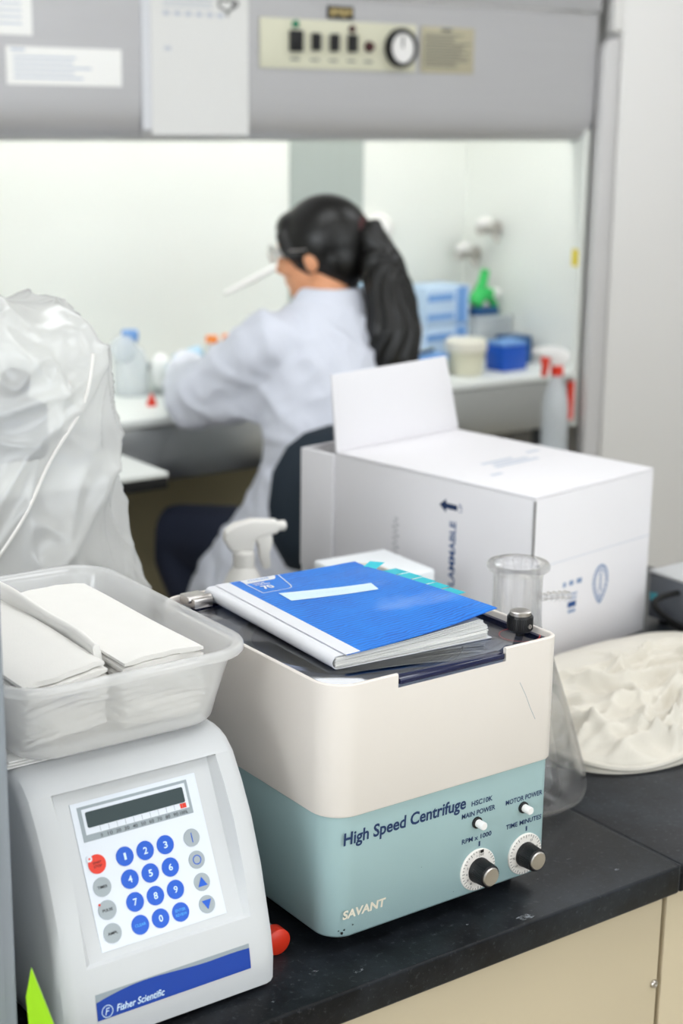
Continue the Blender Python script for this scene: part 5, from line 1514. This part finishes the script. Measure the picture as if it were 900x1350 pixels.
# gloves over both hands
for nm, w_, d_, n_, ts, cu_ in (('l', LWr, ld, (0.4, 0, -0.9), 1, (0.35, 0.5, 0.4)), ('r', RWr, rd, (0.2, -0.35, -0.9), -1, (0.75, 0.9, 0.7))):
    gm = MB(); hand(gm, w_, d_, n_, ts, cu_, 0.0022)
    dd = Vector(d_).normalized()
    gm.tube([w_ - dd * 0.05, w_ - dd * 0.01, w_ + dd * 0.03], [0.034, 0.029, 0.026], 14)
    obj('glove', blend(gm, 0.0045, 4), 'glove', pr, angle=180, label='pale blue examination glove')
# eyes
for s in (-1, 1):
    obj('eye', MB().ell(hp_(s * 0.031, 0.0815, 0.012), 0.0115, 14, 8), 'white_plastic', pr)
# lab coat
co_ = MB(); rs = []
for z, cx, cy, rx, ry in ((0.50, 1.985, 2.935, 0.265, 0.250), (0.60, 1.990, 2.915, 0.255, 0.235), (0.70, 2.005, 2.880, 0.235, 0.205), (0.80, 2.025, 2.835, 0.205, 0.165), (0.90, 2.035, 2.815, 0.185, 0.142), (1.00, 2.040, 2.830, 0.185, 0.130), (1.08, 2.045, 2.850, 0.190, 0.128), (1.14, 2.045, 2.862, 0.192, 0.118), (1.19, 2.045, 2.870, 0.172, 0.100), (1.225, 2.045, 2.876, 0.120, 0.080), (1.255, 2.047, 2.884, 0.078, 0.068), (1.275, 2.049, 2.890, 0.066, 0.062)):
    r_ = []
    for j in range(44):
        a = 2 * PI * j / 44
        fold = 1 + (0.05 * math.sin(a * 9 + z * 4) + 0.03 * math.sin(a * 5 - 2)) * min(1, max(0, (0.85 - z) / 0.3))
        r_.append((cx + rx * fold * math.cos(a), cy + ry * fold * math.sin(a), z))
    rs.append(r_)
co_.rings(rs)
co_.tube([(1.98, 2.868, 1.155), LS, LS.lerp(LE, 0.5) + Vector((0, 0, -0.012)), LE + Vector((0, 0, -0.008)), LE.lerp(LWr, 0.4), LE.lerp(LWr, 0.88)], [0.072, 0.074, 0.074, 0.066, 0.056, 0.046], 20)
co_.tube([LS + Vector((0.05, 0.0, -0.10)), LS.lerp(LE, 0.45) + Vector((0.03, -0.01, -0.055)), LE + Vector((0.0, -0.02, -0.02))], [0.085, 0.07, 0.05], 16)
co_.tube([(2.11, 2.868, 1.155), RS, RS.lerp(RE, 0.5), RE, RE.lerp(RWr, 0.4), RE.lerp(RWr, 0.88)], [0.072, 0.074, 0.068, 0.062, 0.055, 0.045], 20)
cm = blend(co_, 0.0085, 8)
for v in cm.vertices:
    p = v.co; n_ = v.normal
    q = 0.011 * (ridged(p.x * 9 + p.z * 7, p.y * 9 - p.z * 6, p.z * 5) ** 4 - 0.35) + 0.005 * (ridged(p.x * 22, p.y * 20, p.z * 18) ** 3 - 0.4)
    if p.z > 1.235: q *= 0.2
    v.co = p + n_ * q
coat = obj('lab_coat', cm, 'coat_white', pr, angle=180, label='white long-sleeved lab coat')
cl_ = MB(); rs = []
for d_, z_ in ((0.0, 1.235), (0.004, 1.262), (0.010, 1.276), (0.022, 1.262), (0.034, 1.232)):
    rs.append([(2.048 + (0.064 + d_) * math.cos(a), 2.888 + (0.060 + d_) * math.sin(a), z_ - 0.035 * max(0, math.sin(a)) - (0.012 if d_ > 0.02 else 0)) for a in [2 * PI * j / 36 for j in range(36)]])
obj('collar', cl_.rings(rs, False, False), 'coat_white', coat)
# trousers and shoes
tr = MB()
for h_, k_, a_ in ((LH, LK, LA), (RH, RK, RA)):
    tr.tube([h_ + Vector((0, -0.02, -0.005)), h_.lerp(k_, 0.5), k_, k_ + Vector((0, -0.02, -0.045)), k_.lerp(a_, 0.4), a_ + Vector((0, 0, 0.02))], [0.098, 0.088, 0.074, 0.070, 0.066, 0.054], 18)
tr.tube([LH + Vector((-0.03, 0, 0.02)), RH + Vector((0.03, 0, 0.02))], [0.10, 0.10], 18)
obj('trousers', blend(tr, 0.010, 5), 'trouser', pr, angle=180, label='dark navy trousers')
for a_ in (LA, RA):
    sm_ = MB().tube([a_ + Vector((0, -0.025, -0.02)), a_ + Vector((0, 0.02, -0.030)), a_ + Vector((0, 0.10, -0.042)), a_ + Vector((0, 0.165, -0.046))], [(0.040, 0.034), (0.042, 0.036), (0.042, 0.028), (0.030, 0.020)], 16)
    obj('shoe', blend(sm_, 0.008, 4), 'black_matte', pr, angle=180)
# hair cap: thick shell over the skull, open at the face
hm = MB()
hm.ell(hp_(0, -0.016, 0.026), (0.087, 0.106, 0.101), 28, 18, mtx=HR)
hm.ell(hp_(0, -0.045, -0.015), (0.078, 0.068, 0.078), 24, 14, mtx=HR)
hm.ell(hp_(0, 0.052, 0.062), (0.068, 0.040, 0.040), 20, 12, mtx=HR)
for s in (-1, 1):
    hm.tube([hp_(s * 0.062, 0.062, 0.055), hp_(s * 0.076, 0.052, 0.015), hp_(s * 0.080, 0.030, -0.008)], [0.016, 0.013, 0.008], 10)
hair = obj('hair', blend(hm, 0.006, 4), 'hair', pr, angle=180, label='black hair pulled back')
pt_ = MB()
pts = [hp_(0.0, -0.090, 0.030), hp_(0.0, -0.122, 0.030), (2.128, 2.800, 1.325), (2.130, 2.768, 1.255), (2.125, 2.750, 1.185), (2.120, 2.745, 1.125), (2.112, 2.748, 1.085), (2.104, 2.752, 1.062)]
pt_.tube(pts, [0.026, 0.036, 0.048, 0.055, 0.061, 0.057, 0.038, 0.012], 20)
pm = blend(pt_, 0.006, 4)
for v in pm.vertices:
    a = math.atan2(v.co.y - 2.75, v.co.x - 2.125)
    v.co += v.normal * 0.0035 * math.sin(a * 11 + 3 * math.sin(v.co.z * 30))
obj('ponytail', pm, 'hair', hair, angle=180)
obj('hair_tie', MB().tube([hp_(0.026 * math.cos(a), -0.108, 0.032 + 0.026 * math.sin(a)) + HR @ Vector((0, 0, 0)) for a in [2 * PI * i / 20 for i in range(21)]], 0.010, 8, False), 'scrunchie', hair)
# glasses
gm = MB()
for s in (-1, 1):
    ring_ = [hp_(s * 0.034 + 0.026 * math.cos(a), 0.104 - 0.35 * (0.026 * math.cos(a) * s) ** 1 * 0.4, 0.012 + 0.019 * math.sin(a)) for a in [2 * PI * i / 24 for i in range(25)]]
    gm.tube(ring_, 0.0018, 6, False)
    gm.tube([hp_(s * 0.060, 0.100, 0.018), hp_(s * 0.079, 0.085, 0.018), hp_(s * 0.084, 0.0, 0.012)], 0.0018, 6)
gm.tube([hp_(-0.009, 0.107, 0.016), hp_(0.009, 0.107, 0.016)], 0.0018, 6)
gl_ = obj('glasses', gm, 'silver', pr)
for s in (-1, 1):
    lens_ = [hp_(s * 0.034 + 0.025 * math.cos(a), 0.104 - 0.14 * (0.025 * math.cos(a) * s), 0.012 + 0.018 * math.sin(a)) for a in [2 * PI * i / 24 for i in range(24)]]
    nb2 = HR @ Vector((0, 0.001, 0))
    obj('lens', MB().rings([lens_, [p + nb2 for p in lens_]]), 'thin_glass', gl_)

# white pipette held in the raised right hand
pd = Vector((2.0332, 3.3, 1.2221)) - Vector((2.1968, 3.3, 1.2846))
g0 = Vector((2.296, 3.3, 1.3225))
pv = thing('pipette', 'long slim white pipette held in front of the face in the hood', 'pipette', g0)
pdn = pd.normalized()
obj('barrel', MB().tube([g0 - pdn * 0.06, g0 + pdn * 0.02, g0 + pdn * 0.10], [0.011, 0.012, 0.0085], 14), 'white_plastic', pv)
obj('shaft', MB().tube([g0 + pdn * 0.10, g0 + pdn * 0.20, g0 + pdn * 0.285], [0.008, 0.007, 0.0050], 12), 'white_plastic', pv)
obj('plunger', MB().tube([g0 - pdn * 0.06, g0 - pdn * 0.085], [0.006, 0.008], 12), 'grey_top', pv)
